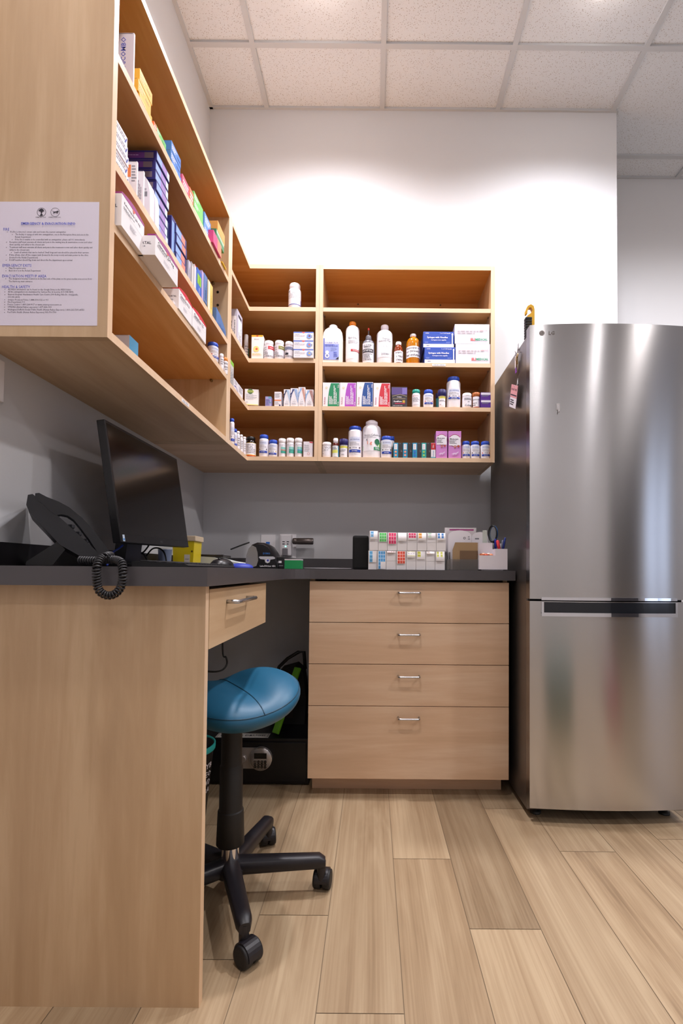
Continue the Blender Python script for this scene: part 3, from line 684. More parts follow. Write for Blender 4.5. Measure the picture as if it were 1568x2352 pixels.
mb.lathe([(kr_, 0), (kr_, .016), (kr_*.97, .019), (kr_*.5, .0195)], SIL, T=T, n=40); mb.lathe([(kr_*1.01, .014), (kr_*1.02, .016), (kr_*.98, .0195), (kr_*.96, .0185)], CHROME, T=T, n=40, cap=False)
sfn = lambda x, z, e: (kp[0]+x, SY0-.0236-e, kp[2]+z)
el = [('r', BLACKG, -.026, .026, .003, .026)]
for i in range(4):
    for j in range(3): el += [('c', BLACKG, -.0215+.0143*i, -.009-.0105*j, .0055), ('t', SIL, '123A456B789C'[j*4+i], -.0215+.0143*i, -.009-.0105*j, .003)]
paint(mb, sfn, el, 1, 1); mb.build('keypad', sd)
# sticker lettered across the top of the safe
a, b = at(499, 1699, Z=SZ), at(603, 1699, Z=SZ); c = at(608, 1689, Z=SZ)
mb = MB(); ww, ll = .225, .055; mb.box(-ww/2, ww/2, 0, ll, 0, .0006, M('D6D2CC', .6))
paint(mb, tside(0, 0, .0006), [('t', INK, 'LOCKED DRUGS!', 0, ll/2, .19, .028, .03), ('r', INK, -ww/2+.004, -ww/2+.006, .004, ll-.004), ('r', INK, ww/2-.006, ww/2-.004, .004, ll-.004)], 1, 1)
tagit(mb.build('sticker', loc=((a[0]+b[0])/2, SY0+.012, SZ+.0002), recalc=False), 'white lettered sticker lying across the top edge of the black safe', 'sticker')
# lime green flat handle of something leaning on the safe, black bag behind
g0, g1 = at(632, 1697, Y=2.2), at(684, 1545, Y=2.30)
lg = MB(); dv = Vector(g1)-Vector(g0); LN = dv.length; lg.box(-.018, .018, -.006, .006, 0, LN, M('6FB62A', .45), .003)
o = lg.build('green_bar', loc=(g0[0], g0[1], SZ+.006)); o.rotation_euler = dv.to_track_quat('Z', 'Y').to_euler(); tagit(o, 'lime green flat plastic bar leaning up behind the teal stool', 'bar')
bgx = at(706, 1640, Y=2.3)[0]
bag = empty('tote_bag', (bgx-.105, 2.40, SZ+.001)); tagit(bag, 'black fabric bag with a shoulder strap standing on the safe', 'bag')
mb = MB(); mb.prism([(-.075, 0), (.085, 0), (.09, .12), (.075, .24), (.04, .27), (-.03, .25), (-.055, .14)], -.05, .06, M('0f0d0c', .8), smooth=False); smooth_auto(mb.build('bag_body', bag))
mb = MB(); mb.box(-.03, .03, -.0515, -.05, .03, .2, M('231813', .8)); mb.build('front_pocket', bag)
mb = MB(); mb.tube([(-.055, -.02, .2), (-.04, -.03, .26), (0, -.035, .3), (.05, -.03, .33), (.075, -.02, .33), (.082, -.02, .25)], .008, BLACK, 8); mb.build('shoulder_strap', bag)
wbx = at(491, 1730, Y=1.86)[0]-.13
wb = empty('waste_basket', (wbx, 1.86, 0)); tagit(wb, 'black patterned waste basket with a green rim behind the end panel', 'waste basket')
mb = MB(); mb.lathe([(.095, .001), (.1, .004), (.125, .26), (.128, .262), (.122, .262), (.1, .02)], M('131216', .5), n=36); pp = cyl(.118, 0)
el = []
for z, s_ in ((.2, 'CRPFYB'), (.17, 'PRMLEO'), (.14, 'ORPHWD'), (.11, 'TRFXBA')): el.append(('t', M('CFC8CC', .6), s_, .02, z, .13, .02))
mb.build('tub', wb); mb = MB(); mb.lathe([(.13, .25), (.1305, .268), (.126, .27), (.124, .262)], M('1f8c86', .5), n=36, cap=False); mb.build('bin_liner', wb)
mb = MB(); cs = lambda x, z, e: ((.1+.025*z/.26+.001+e)*math.sin(.9+x/.12), -(.1+.025*z/.26+.001+e)*math.cos(.9+x/.12), z); paint(mb, cs, el, 1, 1); mb.build('lettering', wb, recalc=False)
pts = [at(512, 1470, Y=2.0), at(511, 1490, Y=2.0), at(519, 1510, Y=2.0), at(521, 1525, Y=2.0), at(512, 1538, Y=1.98), at(495, 1543, Y=1.95), at(470, 1542, Y=1.9), at(440, 1538, Y=1.9)]
def smoothpts(P, n=6):
    out = []; P = [Vector(p) for p in P]
    for i in range(len(P)-1):
        a, b, c, d = P[max(i-1, 0)], P[i], P[i+1], P[min(i+2, len(P)-1)]
        for k in range(n):
            t = k/n; out.append(.5*((2*b)+(c-a)*t+(2*a-5*b+4*c-d)*t*t+(3*b-a-3*c+d)*t**3))
    return out+[P[-1]]
pts[0] = Vector((pts[0][0], pts[0][1], CBT-.002))
mb = MB(); mb.tube(smoothpts(pts), .0035, BLACK, 8); tagit(mb.build('power_cable'), 'black cable drooping in a loop under the worktop', 'cable')
# ================================================================== ON THE WORKTOP
# monitor
tl, tr, br, bl = Vector((-.717, 1.329, 1.309)), Vector((-.732, 1.864, 1.320)), Vector((-.685, 1.872, .993)), Vector((-.669, 1.338, .981))
ux = ((tr-tl)+(br-bl)).normalized(); uz = ((tl-bl)+(tr-br)).normalized(); uy = uz.cross(ux).normalized()   # uy points to the back
mc = (tl+tr+br+bl)/4; MW, MH = .535, .331
mo = empty('computer_monitor', (mc[0]-.1, mc[1], CT)); tagit(mo, 'large black flat computer monitor facing the room on the side worktop', 'monitor')
off = Vector((mc[0]-.1, mc[1], CT))
MT = lambda q: tuple(mc+ux*q[0]+uy*q[1]+uz*q[2]-off)
BZ = M('100f12', .35)
mb = MB(); mb.box(-MW/2, MW/2, 0, .022, -MH/2, MH/2, BZ, .002, MT); mb.box(-MW/2+.1, MW/2-.1, .022, .045, -.12, .1, BZ, .006, MT); mb.build('housing', mo)
mb = MB(); q_ = lambda x, z, e: MT((x, -e, z)); paint(mb, q_, [('r', M('0a080a', .16), -MW/2+.008, MW/2-.008, -MH/2+.022, MH/2-.008)], 1, 1); mb.build('screen', mo, recalc=False)
mb = MB(); paint(mb, q_, [('r', M('C9D6E8', .5), -MW/2+.012, -MW/2+.024, -MH/2+.003, -MH/2+.021), ('r', M('2E86D0', .5), -MW/2+.014, -MW/2+.022, -MH/2+.006, -MH/2+.011), ('t', M('55555a', .3), 'DELL', .01, -MH/2+.011, .02)], 1, 1); mb.build('badge_and_sticker', mo, recalc=False)
mb = MB(); mb.prism([(-.0, .0), (.035, 0), (.05, .13), (.06, .2), (.03, .2), (.01, .1)], -.05, .05, BZ); mb.build('stand_neck', mo)
mb = MB(); mb.box(-.06, .12, -.085, .085, 0, .014, BZ, .004); mb.build('stand_base', mo)
# telephone: sloping body, rest wedge, handset, coiled cord
ph = empty('desk_phone', (0, 0, 0)); tagit(ph, 'black office desk phone on a sloping stand with its handset lying along the near side', 'telephone')
PY = 1.105; PB = M('1C1D22', .42); PH = M('14151a', .38)
def pxz(L, y=PY): return [(lambda p: (p[0], p[2]))(at(u, v, Y=y)) for u, v in L]
body = pxz([(64, 1137), (75, 1135), (150, 1200), (228, 1272), (240, 1291), (214, 1295), (138, 1252), (68, 1178), (60, 1160)])
zmin = CT+.001; fixz = lambda L: [(x, max(z, zmin)) for x, z in L]
SHR = lambda q: (q[0]-.64*(q[1]-PY), q[1], q[2])
mb = MB(); mb.prism(fixz(body), PY, PY+.17, PB, T=SHR); smooth_auto(mb.build('phone_body', ph), 30)
mb = MB(); mb.prism(fixz(pxz([(132, 1244), (150, 1262), (120, 1300), (58, 1300), (60, 1290)])), PY+.01, PY+.15, M('0c0c0f', .5), T=SHR); mb.build('stand_wedge', ph)
hs = pxz([(81, 1134), (90, 1133), (107, 1142), (135, 1153), (159, 1166), (188, 1190), (214, 1218), (238, 1249), (252, 1270), (244, 1283), (228, 1277), (219, 1262), (205, 1240), (184, 1212), (170, 1195), (155, 1185), (140, 1182), (131, 1184), (122, 1180), (100, 1160), (80, 1146)], PY-.0)
mb = MB(); mb.prism(fixz(hs), PY-.003, PY+.042, PH, T=SHR); o = mb.build('handset', ph)
bv = o.modifiers.new('round', 'BEVEL'); bv.width = .004; bv.segments = 3; bv.limit_method = 'ANGLE'; bv.angle_limit = math.radians(50)
mb = MB()
for i in range(4):
    for j in range(3):
        p = at(160+17*i, 1212+16.5*i, Y=PY+.065); mb.box(p[0]-.005-.64*(.06+.02*j-.065), p[0]+.005-.64*(.06+.02*j-.065), PY+.06+.02*j, PY+.072+.02*j, p[2]-.001, p[2]+.007, M('c9c9ce' if i == 3 and j == 0 else '2b2c31', .4), .001)
mb.build('dial_buttons', ph)
yc_ = 1.004
path = [at(183, 1287, Y=1.05), at(205, 1288, Y=1.045), at(232, 1288, Y=1.04), at(262, 1286, Y=1.035), at(279, 1294, Y=1.015), at(282, 1318, Y=yc_), at(279, 1345, Y=yc_), at(265, 1364, Y=yc_), at(245, 1368, Y=yc_), at(227, 1356, Y=yc_), at(222, 1330, Y=yc_), at(222, 1304, Y=yc_), at(231, 1284, Y=1.02), at(245, 1277, Y=1.04), at(254, 1276, Y=PY+.01)]
for i, p in enumerate(path):
    if i < 4: path[i] = Vector((p[0], p[1], max(p[2], CT+.0095)))
pp_ = smoothpts(path, 14); L_ = [0]
for i in range(1, len(pp_)): L_.append(L_[-1]+(pp_[i]-pp_[i-1]).length)
N_ = int(L_[-1]/.00062); hel = []; prev = None; j = 0; rad = .0068; pitch = .0058
for i in range(N_):
    s_ = L_[-1]*i/(N_-1)
    while j < len(L_)-2 and L_[j+1] < s_: j += 1
    t = (s_-L_[j])/max(1e-9, L_[j+1]-L_[j]); c_ = pp_[j].lerp(pp_[j+1], t); d_ = (pp_[min(j+2, len(pp_)-1)]-pp_[max(j-1, 0)]).normalized()
    a_ = d_.orthogonal().normalized() if prev is None else (prev-d_*prev.dot(d_)).normalized(); prev = a_; b_ = d_.cross(a_)
    an = 6.2832*s_/pitch; hel.append(c_+(a_*math.cos(an)+b_*math.sin(an))*rad)
mb = MB(); mb.tube(hel, .0021, M('16161a', .45), 6); mb.build('coiled_cord', ph)
# keyboard, mouse
ky = empty('computer_keyboard', (-.50, 1.20, CT)); tagit(ky, 'low black computer keyboard in front of the monitor', 'keyboard')
mb = MB(); mb.prism([(-.065, 0), (.065, 0), (.068, .004), (.06, .007), (-.062, .013), (-.065, .011)], -.02, .38, M('131315', .5)); mb.build('keyboard_tray', ky)
mb = MB()
for i in range(18):
    for j in range(5): mb.box(.038-.022*j, .056-.022*j, -.01+.021*i, .008+.021*i, .0065+.0013*j, .0105+.0013*j, M('1d1d20', .5), .0015)
mb.build('keys', ky)
u0 = at(486, 1300, Y=1.62)[0]; u1 = at(537, 1300, Y=1.62)[0]
ms = empty('computer_mouse', ((u0+u1)/2-.003, 1.62, CT)); tagit(ms, 'black computer mouse lying beside the keyboard', 'mouse')
mb = MB(); mb.lathe([(.0362, 0), (.0365, .004), (.034, .015), (.026, .024), (.014, .029), (.004, .030)], M('1b1a1d', .35), n=32, sy=1.5); mb.build('shell', ms)
mb = MB(); mb.tube([(-.003, -.03, .0285), (.003, -.03, .0285)], .003, BLACK, 10); mb.build('scroll_wheel', ms)
mb = MB(); mb.lathe([(.052, 0), (.053, .003), (.05, .011), (.036, .018), (.015, .021), (.004, .0215)], M('2F3FA8', .5), n=36, sy=.8); bo = mb.build('plastic_dome', loc=(at(552, 1300, Y=2.045)[0], 2.05, CT)); tagit(bo, 'domed blue plastic lid lying beside the label printer', 'lid')
# cables behind the monitor
mb = MB(); mb.tube(smoothpts([at(305, 1243, Y=1.7), at(318, 1265, Y=1.7), at(332, 1276, Y=1.7), (at(345, 1290, Y=1.72)[0], 1.72, CT+.0045)]), .003, BLACK, 8)
mb.tube(smoothpts([at(345, 1248, Y=1.7), at(330, 1268, Y=1.7), at(312, 1278, Y=1.7), (at(303, 1290, Y=1.7)[0], 1.69, CT+.0045)]), .0028, BLACK, 8)
mb.tube(smoothpts([at(336, 1277, Y=1.8), at(350, 1261, Y=1.8), at(366, 1260, Y=1.8), at(378, 1272, Y=1.8), (at(384, 1290, Y=1.8)[0], 1.8, CT+.0045)]), .0028, BLACK, 8)
tagit(mb.build('monitor_cables'), 'tangle of black cables hanging below the monitor', 'cable')
mb = MB(); mb.tube(smoothpts([at(282, 1253, Y=1.5), at(272, 1261, Y=1.48), at(258, 1271, Y=1.42), (at(246, 1284, Y=1.36)[0], 1.36, CT+.004)]), .0028, M('2440A8', .4), 8); tagit(mb.build('network_cable'), 'short blue network cable behind the desk phone', 'cable')
# sharps container and cup
x0, x1 = at(396, 1250, Y=2.055)[0], at(446, 1250, Y=2.055)[0]; zt_ = at(420, 1243, Y=2.055)[2]
sh = empty('sharps_container', ((x0+x1)/2, 2.055, CT)); tagit(sh, 'yellow plastic sharps container with a beige lid behind the monitor', 'container')
hw_ = (x1-x0)/2; YS = M('F0D51A', .35); hz = zt_-CT
mb = MB(); mb.prism([(-hw_*.9, 0), (hw_*.88, 0), (hw_, hz), (-hw_, hz)], 0, .09, YS); paint(mb, front(), [('r', M('E6DCD0', .6), .1, .62, .12, .5), ('t', INK, 'SHARPS', .36, .33, .38), ('t', M('C8281e', .5), 'BIOHAZARD', .3, .8, .5), ('c', M('5a4a10', .6), .8, .62, .09)], hw_, hz); mb.build('tub', sh)
mb = MB(); mb.box(-hw_*1.04, hw_*1.16, -.006, .093, hz, hz+.022, M('E3CDAE', .5), .003); mb.build('lid', sh)
mb = MB(); p = at(386, 1262, Y=1.97); mb.lathe([(.022, 0), (.026, .07), (.027, .072), (.024, .07), (.02, .004)], M('7F8CA6', .25), n=24); o = mb.build('plastic_cup', loc=(p[0]-.012, 1.97, CT)); tagit(o, 'smoky blue plastic cup beside the yellow container', 'cup')
# white device with a black slab on it
x0, x1 = at(440, 1290, Y=2.2)[0], at(559, 1290, Y=2.2)[0]
ws = MB(); W_ = x1-x0; ws.prism([(0, 0), (W_, 0), (W_, .02), (W_*.93, .026), (W_*.7, .034), (W_*.45, .048), (W_*.1, .052), (0, .05)], 0, .17, M('D9DCD6', .4)); paint(ws, front(), [('l', GREY, .6, .85, .012, .022, 2)], W_, 1)
wd = ws.build('desktop_scale', loc=(x0, 2.17, CT)); tagit(wd, 'low white desktop scale behind the mouse and label printer', 'scale')
ps = ws.build if False else None
mb = MB(); mb.box(0, W_*.62, 0, .12, 0, .010, M('2a2422', .3), .002); mb.box(W_*.45, W_*.62, .01, .11, .010, .0115, CHROME)
o = mb.build('black_tablet', loc=(x0+.0, 2.19, CT+.0515)); o.rotation_euler = (0, math.radians(1.2), 0); tagit(o, 'flat black tablet lying on the white desktop scale', 'tablet')
mb = MB(); a, b = at(530, 1262, Y=2.3), at(572, 1246, Y=2.25); mb.tube([(a[0], 2.3, a[2]), (b[0], 2.25, b[2])], .0035, BLACK, 8); tagit(mb.build('stylus'), 'thin black rod slanting up behind the label printer', 'rod')
# label printer
x0, x1 = at(563, 1300, Y=2.045)[0], at(637, 1300, Y=2.045)[0]; lw = x1-x0; lz_ = at(600, 1244, Y=2.0)[2]-CT
lp = empty('label_printer', ((x0+x1)/2, 2.045, CT)); tagit(lp, 'rounded black desktop label printer with a silver slot', 'label printer')
prof = [(-.5, .06), (-.49, .35), (-.44, .68), (-.33, .9), (-.15, .99), (.05, .98), (.22, .86), (.36, .62), (.46, .32), (.5, .1), (.5, 0), (-.42, 0)]
mb = MB(); n = len(prof); D_ = .16
rings = []
for t, sc_, dy in ((0, .92, 0), (1, 1, .012), (2, 1, .12), (3, .93, D_)):
    rings.append([(x*lw*sc_, dy-.0+ (1-z)*-.0, z*lz_*sc_) for x, z in prof])
vs = [p for r in rings for p in r]; fs = [(j*n+i, j*n+(i+1) % n, (j+1)*n+(i+1) % n, (j+1)*n+i) for j in range(3) for i in range(n)]+[tuple(range(n))[::-1], tuple(range(3*n, 4*n))]
mb.add(vs, fs, M('111013', .25)); smooth_auto(mb.build('casing', lp), 35)
mb = MB(); pg = [(-.495, .12), (-.47, .5), (-.40, .76), (-.30, .88), (-.17, .80), (-.12, .6), (-.10, .3), (-.15, .1), (-.3, .04)]
mb.add([(a_*lw, -.0015, b_*lz_) for a_, b_ in pg], [tuple(range(len(pg)))], M('8E8A84', .35)); mb.build('side_window', lp, recalc=False)
mb = MB(); f2 = lambda x, z, e: (x, -.001-e, z)
paint(mb, f2, [('p', M('C9CACE', .25), [(-.06,.46),(-.08,.42),(-.03,.36),(.1,.34),(.12,.24),(.19,.20),(.26,.24),(.28,.34),(.42,.37),(.42,.43),(.36,.46)]), ('c', WHITE, .19, .30, .055), ('c', M('3B4BB0', .4), .20, .31, .035), ('t', M('3A7FD0', .4), 'DYMO', .16, .57, .22), ('t', WHITE, 'LabelWriter 450', .2, .1, .48)], lw, lz_); mb.build('silver_front', lp, recalc=False)
# wall plates, charger
def plate(u0, u1, v0, v1, y):
    a, b = at(u0, v0, Y=y), at(u1, v1, Y=y); return a[0], b[0], b[2], a[2]
x0, x1, z0, z1 = plate(600, 632, 1225, 1275, YW)
mb = MB(); mb.box(0, x1-x0, -.006, 0, 0, .115, WHITE, .002); mb.box(.026, .046, -.0085, -.006, .055, .078, M('2F6FC8', .4), .001); o = mb.build('network_socket', loc=(x0, YW, z0-.01)); tagit(o, 'white wall plate with a blue network socket above the label printer', 'socket')
x0, x1, z0, z1 = plate(643, 680, 1223, 1285, YW)
mb = MB(); mb.box(0, x1-x0, -.006, 0, 0, .125, WHITE, .002); o = mb.build('outlet_plate', loc=(x0, YW, .972)); tagit(o, 'white wall outlet plate behind the plugged-in charger', 'socket')
x0, x1, z0, z1 = plate(645, 670, 1227, 1277, YW-.03)
ch = empty('plug_in_charger', ((x0+x1)/2, YW-.0065, z0)); tagit(ch, 'white plug-in wall charger with small ports and a green light', 'charger')
cw, chh = x1-x0, z1-z0
mb = MB(); mb.box(-cw/2, cw/2, -.045, 0, 0, chh, M('E9E6EA', .35), .008); mb.build('casing', ch)
mb = MB(); f3 = lambda x, z, e: (x, -.045-e, z); el = [('r', BLACK, -.3, -.08, .62, .66), ('r', BLACK, .08, .3, .62, .66), ('r', BLACK, -.3, -.08, .52, .56), ('r', BLACK, .1, .26, .52, .56)]
paint(mb, f3, el, cw, chh); mb.build('ports', ch, recalc=False)
mb = MB(); gl = emit('7CF5D8', 3); paint(mb, f3, [('c', gl, 0, .43, .07)], cw, chh); mb.build('indicator_light', ch, recalc=False)
mb = MB(); mb.box(-cw*.26, cw*.2, -.062, -.045, chh*.0, chh*.34, M('77747A', .5), .004); mb.build('grey_plug', ch)
a, b = at(671, 1243, Y=YW-.05), at(719, 1243, Y=YW-.05)
mb = MB(); mb.lathe([(.011, 0), (.016, .004), (.0165, .02), (.0145, .022), (.0165, .024), (.017, b[0]-a[0]-.004), (.0145, b[0]-a[0])], M('6B625F', .3, .6), T=lambda q: (q[2], q[0], q[1]), n=24)
o = mb.build('plug_in_cylinder', loc=(a[0]+.001, YW-.052, a[2])); tagit(o, 'dark metallic cylinder sticking out sideways from the wall charger', 'plug')
# usb block, green box, cord
p = at(643, 1296, Y=2.085); mb = MB(); mb.box(-.014, .016, 0, .03, 0, .05, BLACK, .003); mb.box(-.006, .006, -.001, 0, .024, .033, WHITE); mb.box(-.01, .012, -.001, 0, .012, .014, LG_); o = mb.build('usb_adapter', loc=(p[0], 2.085, CT)); tagit(o, 'small black adapter block between the label printer and green box', 'adapter')
x0, x1 = at(653, 1300, Y=2.025)[0], at(691, 1300, Y=2.025)[0]; zt_ = at(670, 1284, Y=2.025)[2]-CT
mb = MB(); mb.box(0, x1-x0, 0, .06, 0, zt_*.86, M('0F8F4E', .5), .001); mb.box(0, x1-x0, 0, .06, zt_*.86, zt_, M('C9C5C6', .5)); o = mb.build('green_carton', loc=(x0, 2.025, CT)); tagit(o, 'small green carton with a white top beside the label printer', 'box')
mb = MB(); mb.tube(smoothpts([(x1+.002, 2.1, CT+.003), (x1+.06, 2.07, CT+.003), (x1+.12, 2.09, CT+.003), (x1+.2, 2.11, CT+.003)]), .0022, M('8b878a', .5), 8); tagit(mb.build('charging_cable'), 'thin grey cord lying on the worktop beside the green carton', 'cord')
# black case
x0, x1 = at(809, 1300, Y=2.055)[0], at(846, 1300, Y=2.055)[0]; zt_ = at(828, 1230, Y=2.055)[2]-CT
bc = MB(); bc.box(0, x1-x0, 0, .09, 0, zt_, M('050506', .9), .009); o = bc.build('speaker_case', loc=(x0, 2.055, CT)); tagit(o, 'tall matte black rounded case beside the sticker dispensers', 'case')
# sixteen sticker dispenser boxes
GRN, PNK, ORG, YLW, BLU, AMB = 'A6F0A0', 'E8507F', 'F26A4A', 'E6E36A', '6BB4E8', 'F0A64A'
top = [('blue tab, tall narrow', BLU), ('bright green stickers', '5FE070'), ('bright pink stickers', 'E8336F'), ('a blank white tongue', None), ('short magenta stickers', 'DB2F68'), ('one amber sticker', 'EFA32E'), ('a sliver of green sticker', '4FCB6C'), ('short blue stickers', '4E92D8')]
botm = [('a single light blue sticker strip', '5FAEE0'), ('several blue stickers', '4DA3DE'), ('a sliver of orange red sticker', 'F0674A'), ('long orange red stickers', 'F25638'), ('acid yellow stickers', 'D8DC3A'), ('one narrow yellow sticker', 'DEDF55'), ('one small amber sticker', 'F0902E'), ('pale yellow green stickers', 'DDE070')]
us = [848, 868.5, 889.5, 912, 935, 957.5, 980, 1001.5, 1024]; YDB = 2.04
zb2 = (at(940, 1265.5, Y=YDB)[2]-CT)
for row, lst, h_, v_ in ((0, botm, zb2-.0008, 1266), (1, top, at(940, 1224, Y=YDB)[2]-CT-zb2, 1224)):
    for i, (what, c_) in enumerate(lst):
        a, b = at(us[i]-(2.5 if row == 0 else 0), v_, Y=YDB)[0], at(us[i+1]-(2.5 if row == 0 else 0), v_, Y=YDB)[0]; w_ = b-a-.0009
        hh_ = h_ + (.006 if row and i == 0 else 0)
        mb = MB(); mb.box(-w_/2, w_/2, 0, .1, 0, hh_, M('E4E1E2', .55), .0008)
        mb.box(-w_/2+.001, w_/2-.001, -.0004, 0, hh_*.46, hh_*.475, M('B9B5B8', .7))
        root = mb.build('sticker_dispenser', loc=((a+b)/2, YDB, CT+(0 if row == 0 else zb2+.0004)))
        tagit(root, 'white sticker dispenser box with %s, %s row' % (what, 'upper' if row else 'lower'), 'dispenser', 'sticker dispenser boxes on the worktop')
        # paper tongue curling out of the slot
        lng = (.42, .5, .62, .45, .38, .42, .3, .4)[i] if row else (.6, .95, .1, .66, .34, .42, .16, .5)[i]
        tg = MB(); tw = w_*.84; z1_ = hh_*.985; nst = 8; P_ = []
        for k in range(nst+1):
            t = k/nst; P_.append((-.0012-.009*math.sin(t*2.2)*(.4+.6*((i*7+row*3) % 5)/5), z1_-lng*hh_*t))
        vs = [(x, y, z) for y, z in P_ for x in (-tw/2, tw/2)]
        tg.add(vs, [(2*k, 2*k+1, 2*k+3, 2*k+2) for k in range(nst)], M('EFEDEF', .6))
        if c_:
            nc = {0: 1, 1: 3, 2: 3, 4: 3, 5: 1, 6: 1, 7: 2}.get(i, 3) if row else {0: 1, 1: 3, 2: 3, 3: 3, 4: 3, 5: 1, 6: 1, 7: 2}[i]
            fr_ = lng if (i in (2, 1) and row) or (i in (0, 1, 3) and not row) else min(lng*.75, .3)
            nr_ = max(1, round(fr_/.18))
            for cx_ in range(nc):
                for r_ in range(nr_):
                    xa = -tw*.46+tw*.92*cx_/max(nc, 1)*(1 if nc > 1 else 0)+tw*.03; xb = xa+tw*(.27 if nc > 1 else .4)
                    if i == 1 and row == 0 and r_ > 2 and cx_ > 0: continue
                    za, zb_ = z1_-hh_*fr_*r_/nr_-.0008, z1_-hh_*fr_*(r_+1)/nr_+.0008
                    yy = lambda z: -.0012-.009*math.sin(min(1, (z1_-z)/(lng*hh_))*2.2)*(.4+.6*((i*7+row*3) % 5)/5)-.0003
                    tg.add([(xa, yy(za), za), (xb, yy(za), za), (xb, yy(zb_), zb_), (xa, yy(zb_), zb_)], [(0,1,2,3)], M(c_, .6))
                    zm = (za+zb_)/2; tg.add([(xa+.001, yy(zm)-.0003, zm-.0006), (xb-.001, yy(zm)-.0003, zm-.0006), (xb-.001, yy(zm)-.0003, zm+.0006), (xa+.001, yy(zm)-.0003, zm+.0006)], [(0,1,2,3)], M('5a4a52', .7))
        tg.build('sticker_tongue', root, recalc=False)
# clear acrylic pamphlet holder with cards
x0, x1 = at(1025, 1300, Y=2.045)[0], at(1098, 1300, Y=2.045)[0]; W_ = x1-x0; ACR = M('CFC9C4', .08, 0, Transmission_Weight=.85, IOR=1.3, Alpha=1.0)
h1 = at(1060, 1285, Y=2.045)[2]-CT; h2 = at(1030, 1268, Y=2.045)[2]-CT
mb = MB()
for b_ in ((0, W_, 0, .002, 0, h1), (0, W_, .07, .072, 0, h2+.03), (0, .002, .002, .07, 0, h2), (W_-.002, W_, .002, .07, 0, h2), (.002, W_-.002, .002, .07, 0, .002), (.014, .0155, .002, .07, 0.002, h2)): mb.box(*b_, ACR)
o = mb.build('card_holder', loc=(x0, 2.045, CT)); tagit(o, 'clear acrylic holder full of cards between the dispensers and white organiser', 'holder')
def card(nm, u0, u1, v0, v1, y, col, label, poly=None, els=(), curved=False):
    a, b = at(u0, v0, Y=y), at(u1, v1, Y=y); w_, h_ = b[0]-a[0], a[2]-(CT+.003); pl = [(p[0]*w_, p[1]*h_) for p in (poly or [(-.5,0),(.5,0),(.5,1),(-.5,1)])]
    mb = MB(); mb.prism(pl, 0, .0012, M(col, .65)); paint(mb, front(), els, w_, h_); o = mb.build(nm, loc=((a[0]+b[0])/2, y, CT+.003), recalc=True); tagit(o, label, 'card'); return o
card('kraft_card', 1039, 1099, 1246, 1305, 2.053, 'A08460', 'brown kraft card standing in the clear holder', [(-.5,0),(.5,0),(.5,1),(-.4,1),(-.5,.72)])
card('brown_envelope', 1056, 1098, 1265, 1305, 2.05, '6E553C', 'dark brown smaller envelope in front of the kraft card')
arc = [(-.5, 0), (.5, 0)]+[(.5*math.cos(a*math.pi/12), .86+.14*math.sin(a*math.pi/12)) for a in range(13)]
card('rounded_card', 1029, 1082, 1218, 1305, 2.08, 'E9E5EC', 'white round-topped card behind the kraft card', arc, [('o', DB, .2, .8, .05, .02), ('l', GREY, .35, .45, .75, .86, 2)])
card('rounded_card', 1083, 1120, 1222, 1305, 2.087, 'E3E0E6', 'second white round-topped card, behind the organiser', arc, [('r', GREY, -.3, -.05, .8, .84)])
card('leaflet', 1021, 1093, 1212, 1305, 2.105, 'D3CDCF', 'pale leaflet with a purple stripe standing at the back of the cards', None, [('r', M('A33A7C', .6), -.35, .42, .93, .965)])
card('small_tag', 1108, 1118, 1218, 1305, 2.084, 'C9D0C8', 'small pale green-white card strip behind the magnifier')
# white organiser and pens
x0, x1, xm = at(1100, 1300, Y=2.025)[0], at(1165, 1300, Y=2.025)[0], at(1137, 1300, Y=2.025)[0]
org = empty('pen_organiser', (x0, 2.025, CT)); tagit(org, 'white plastic desk organiser with compartments at the worktop end', 'organiser')
W_ = x1-x0; hm = xm-x0; z_a = at(1120, 1276, Y=2.025)[2]-CT; z_b = at(1150, 1261, Y=2.025)[2]-CT; z_c = at(1120, 1247, Y=2.065)[2]-CT; OW = M('E7E2EA', .4)
mb = MB()
for b_ in ((0, W_, 0, .09, .004, .008), (0, hm, 0, .002, .008, z_a), (hm, W_, 0, .002, .008, z_b), (W_-.002, W_, .002, .09, .008, z_b), (0, .002, .002, .09, .008, z_c), (hm-.001, hm+.001, .002, .09, .008, z_b), (.002, hm-.001, .042, .044, .008, z_c), (.002, W_-.002, .088, .09, .008, z_c)): mb.box(*b_, OW)
mb.box(.01, W_-.015, .008, .08, 0, .004, OW); mb.build('tray', org)
rnd = random.Random(3)
for j in range(5):
    mb = MB(); c_ = ('F08A5A', 'F6C7A8', 'E86A4A', 'F3E6DD', 'F2A27A')[j]; mb.lathe([(.002, -.008), (.006, -.005), (.007, 0), (.006, .005), (.002, .008)], M(c_, .25), T=lambda q: (q[2], q[0], q[1]), n=12)
    mb.box(-.014, -.008, -.004, .004, -.001, .001, M(c_, .25)); mb.box(.008, .014, -.004, .004, -.001, .001, M(c_, .25))
    o = mb.build('wrapped_sweet', loc=(x0+.012+.0125*j*.8, 2.04+.008*(j % 2), CT+z_a+.001+.003*(j % 2))); tagit(o, 'small wrapped orange or white sweet in the organiser front pocket', 'sweet', 'wrapped sweets in the organiser'); o.rotation_euler = (0, .3*(-1)**j, rnd.uniform(-.5, .5))
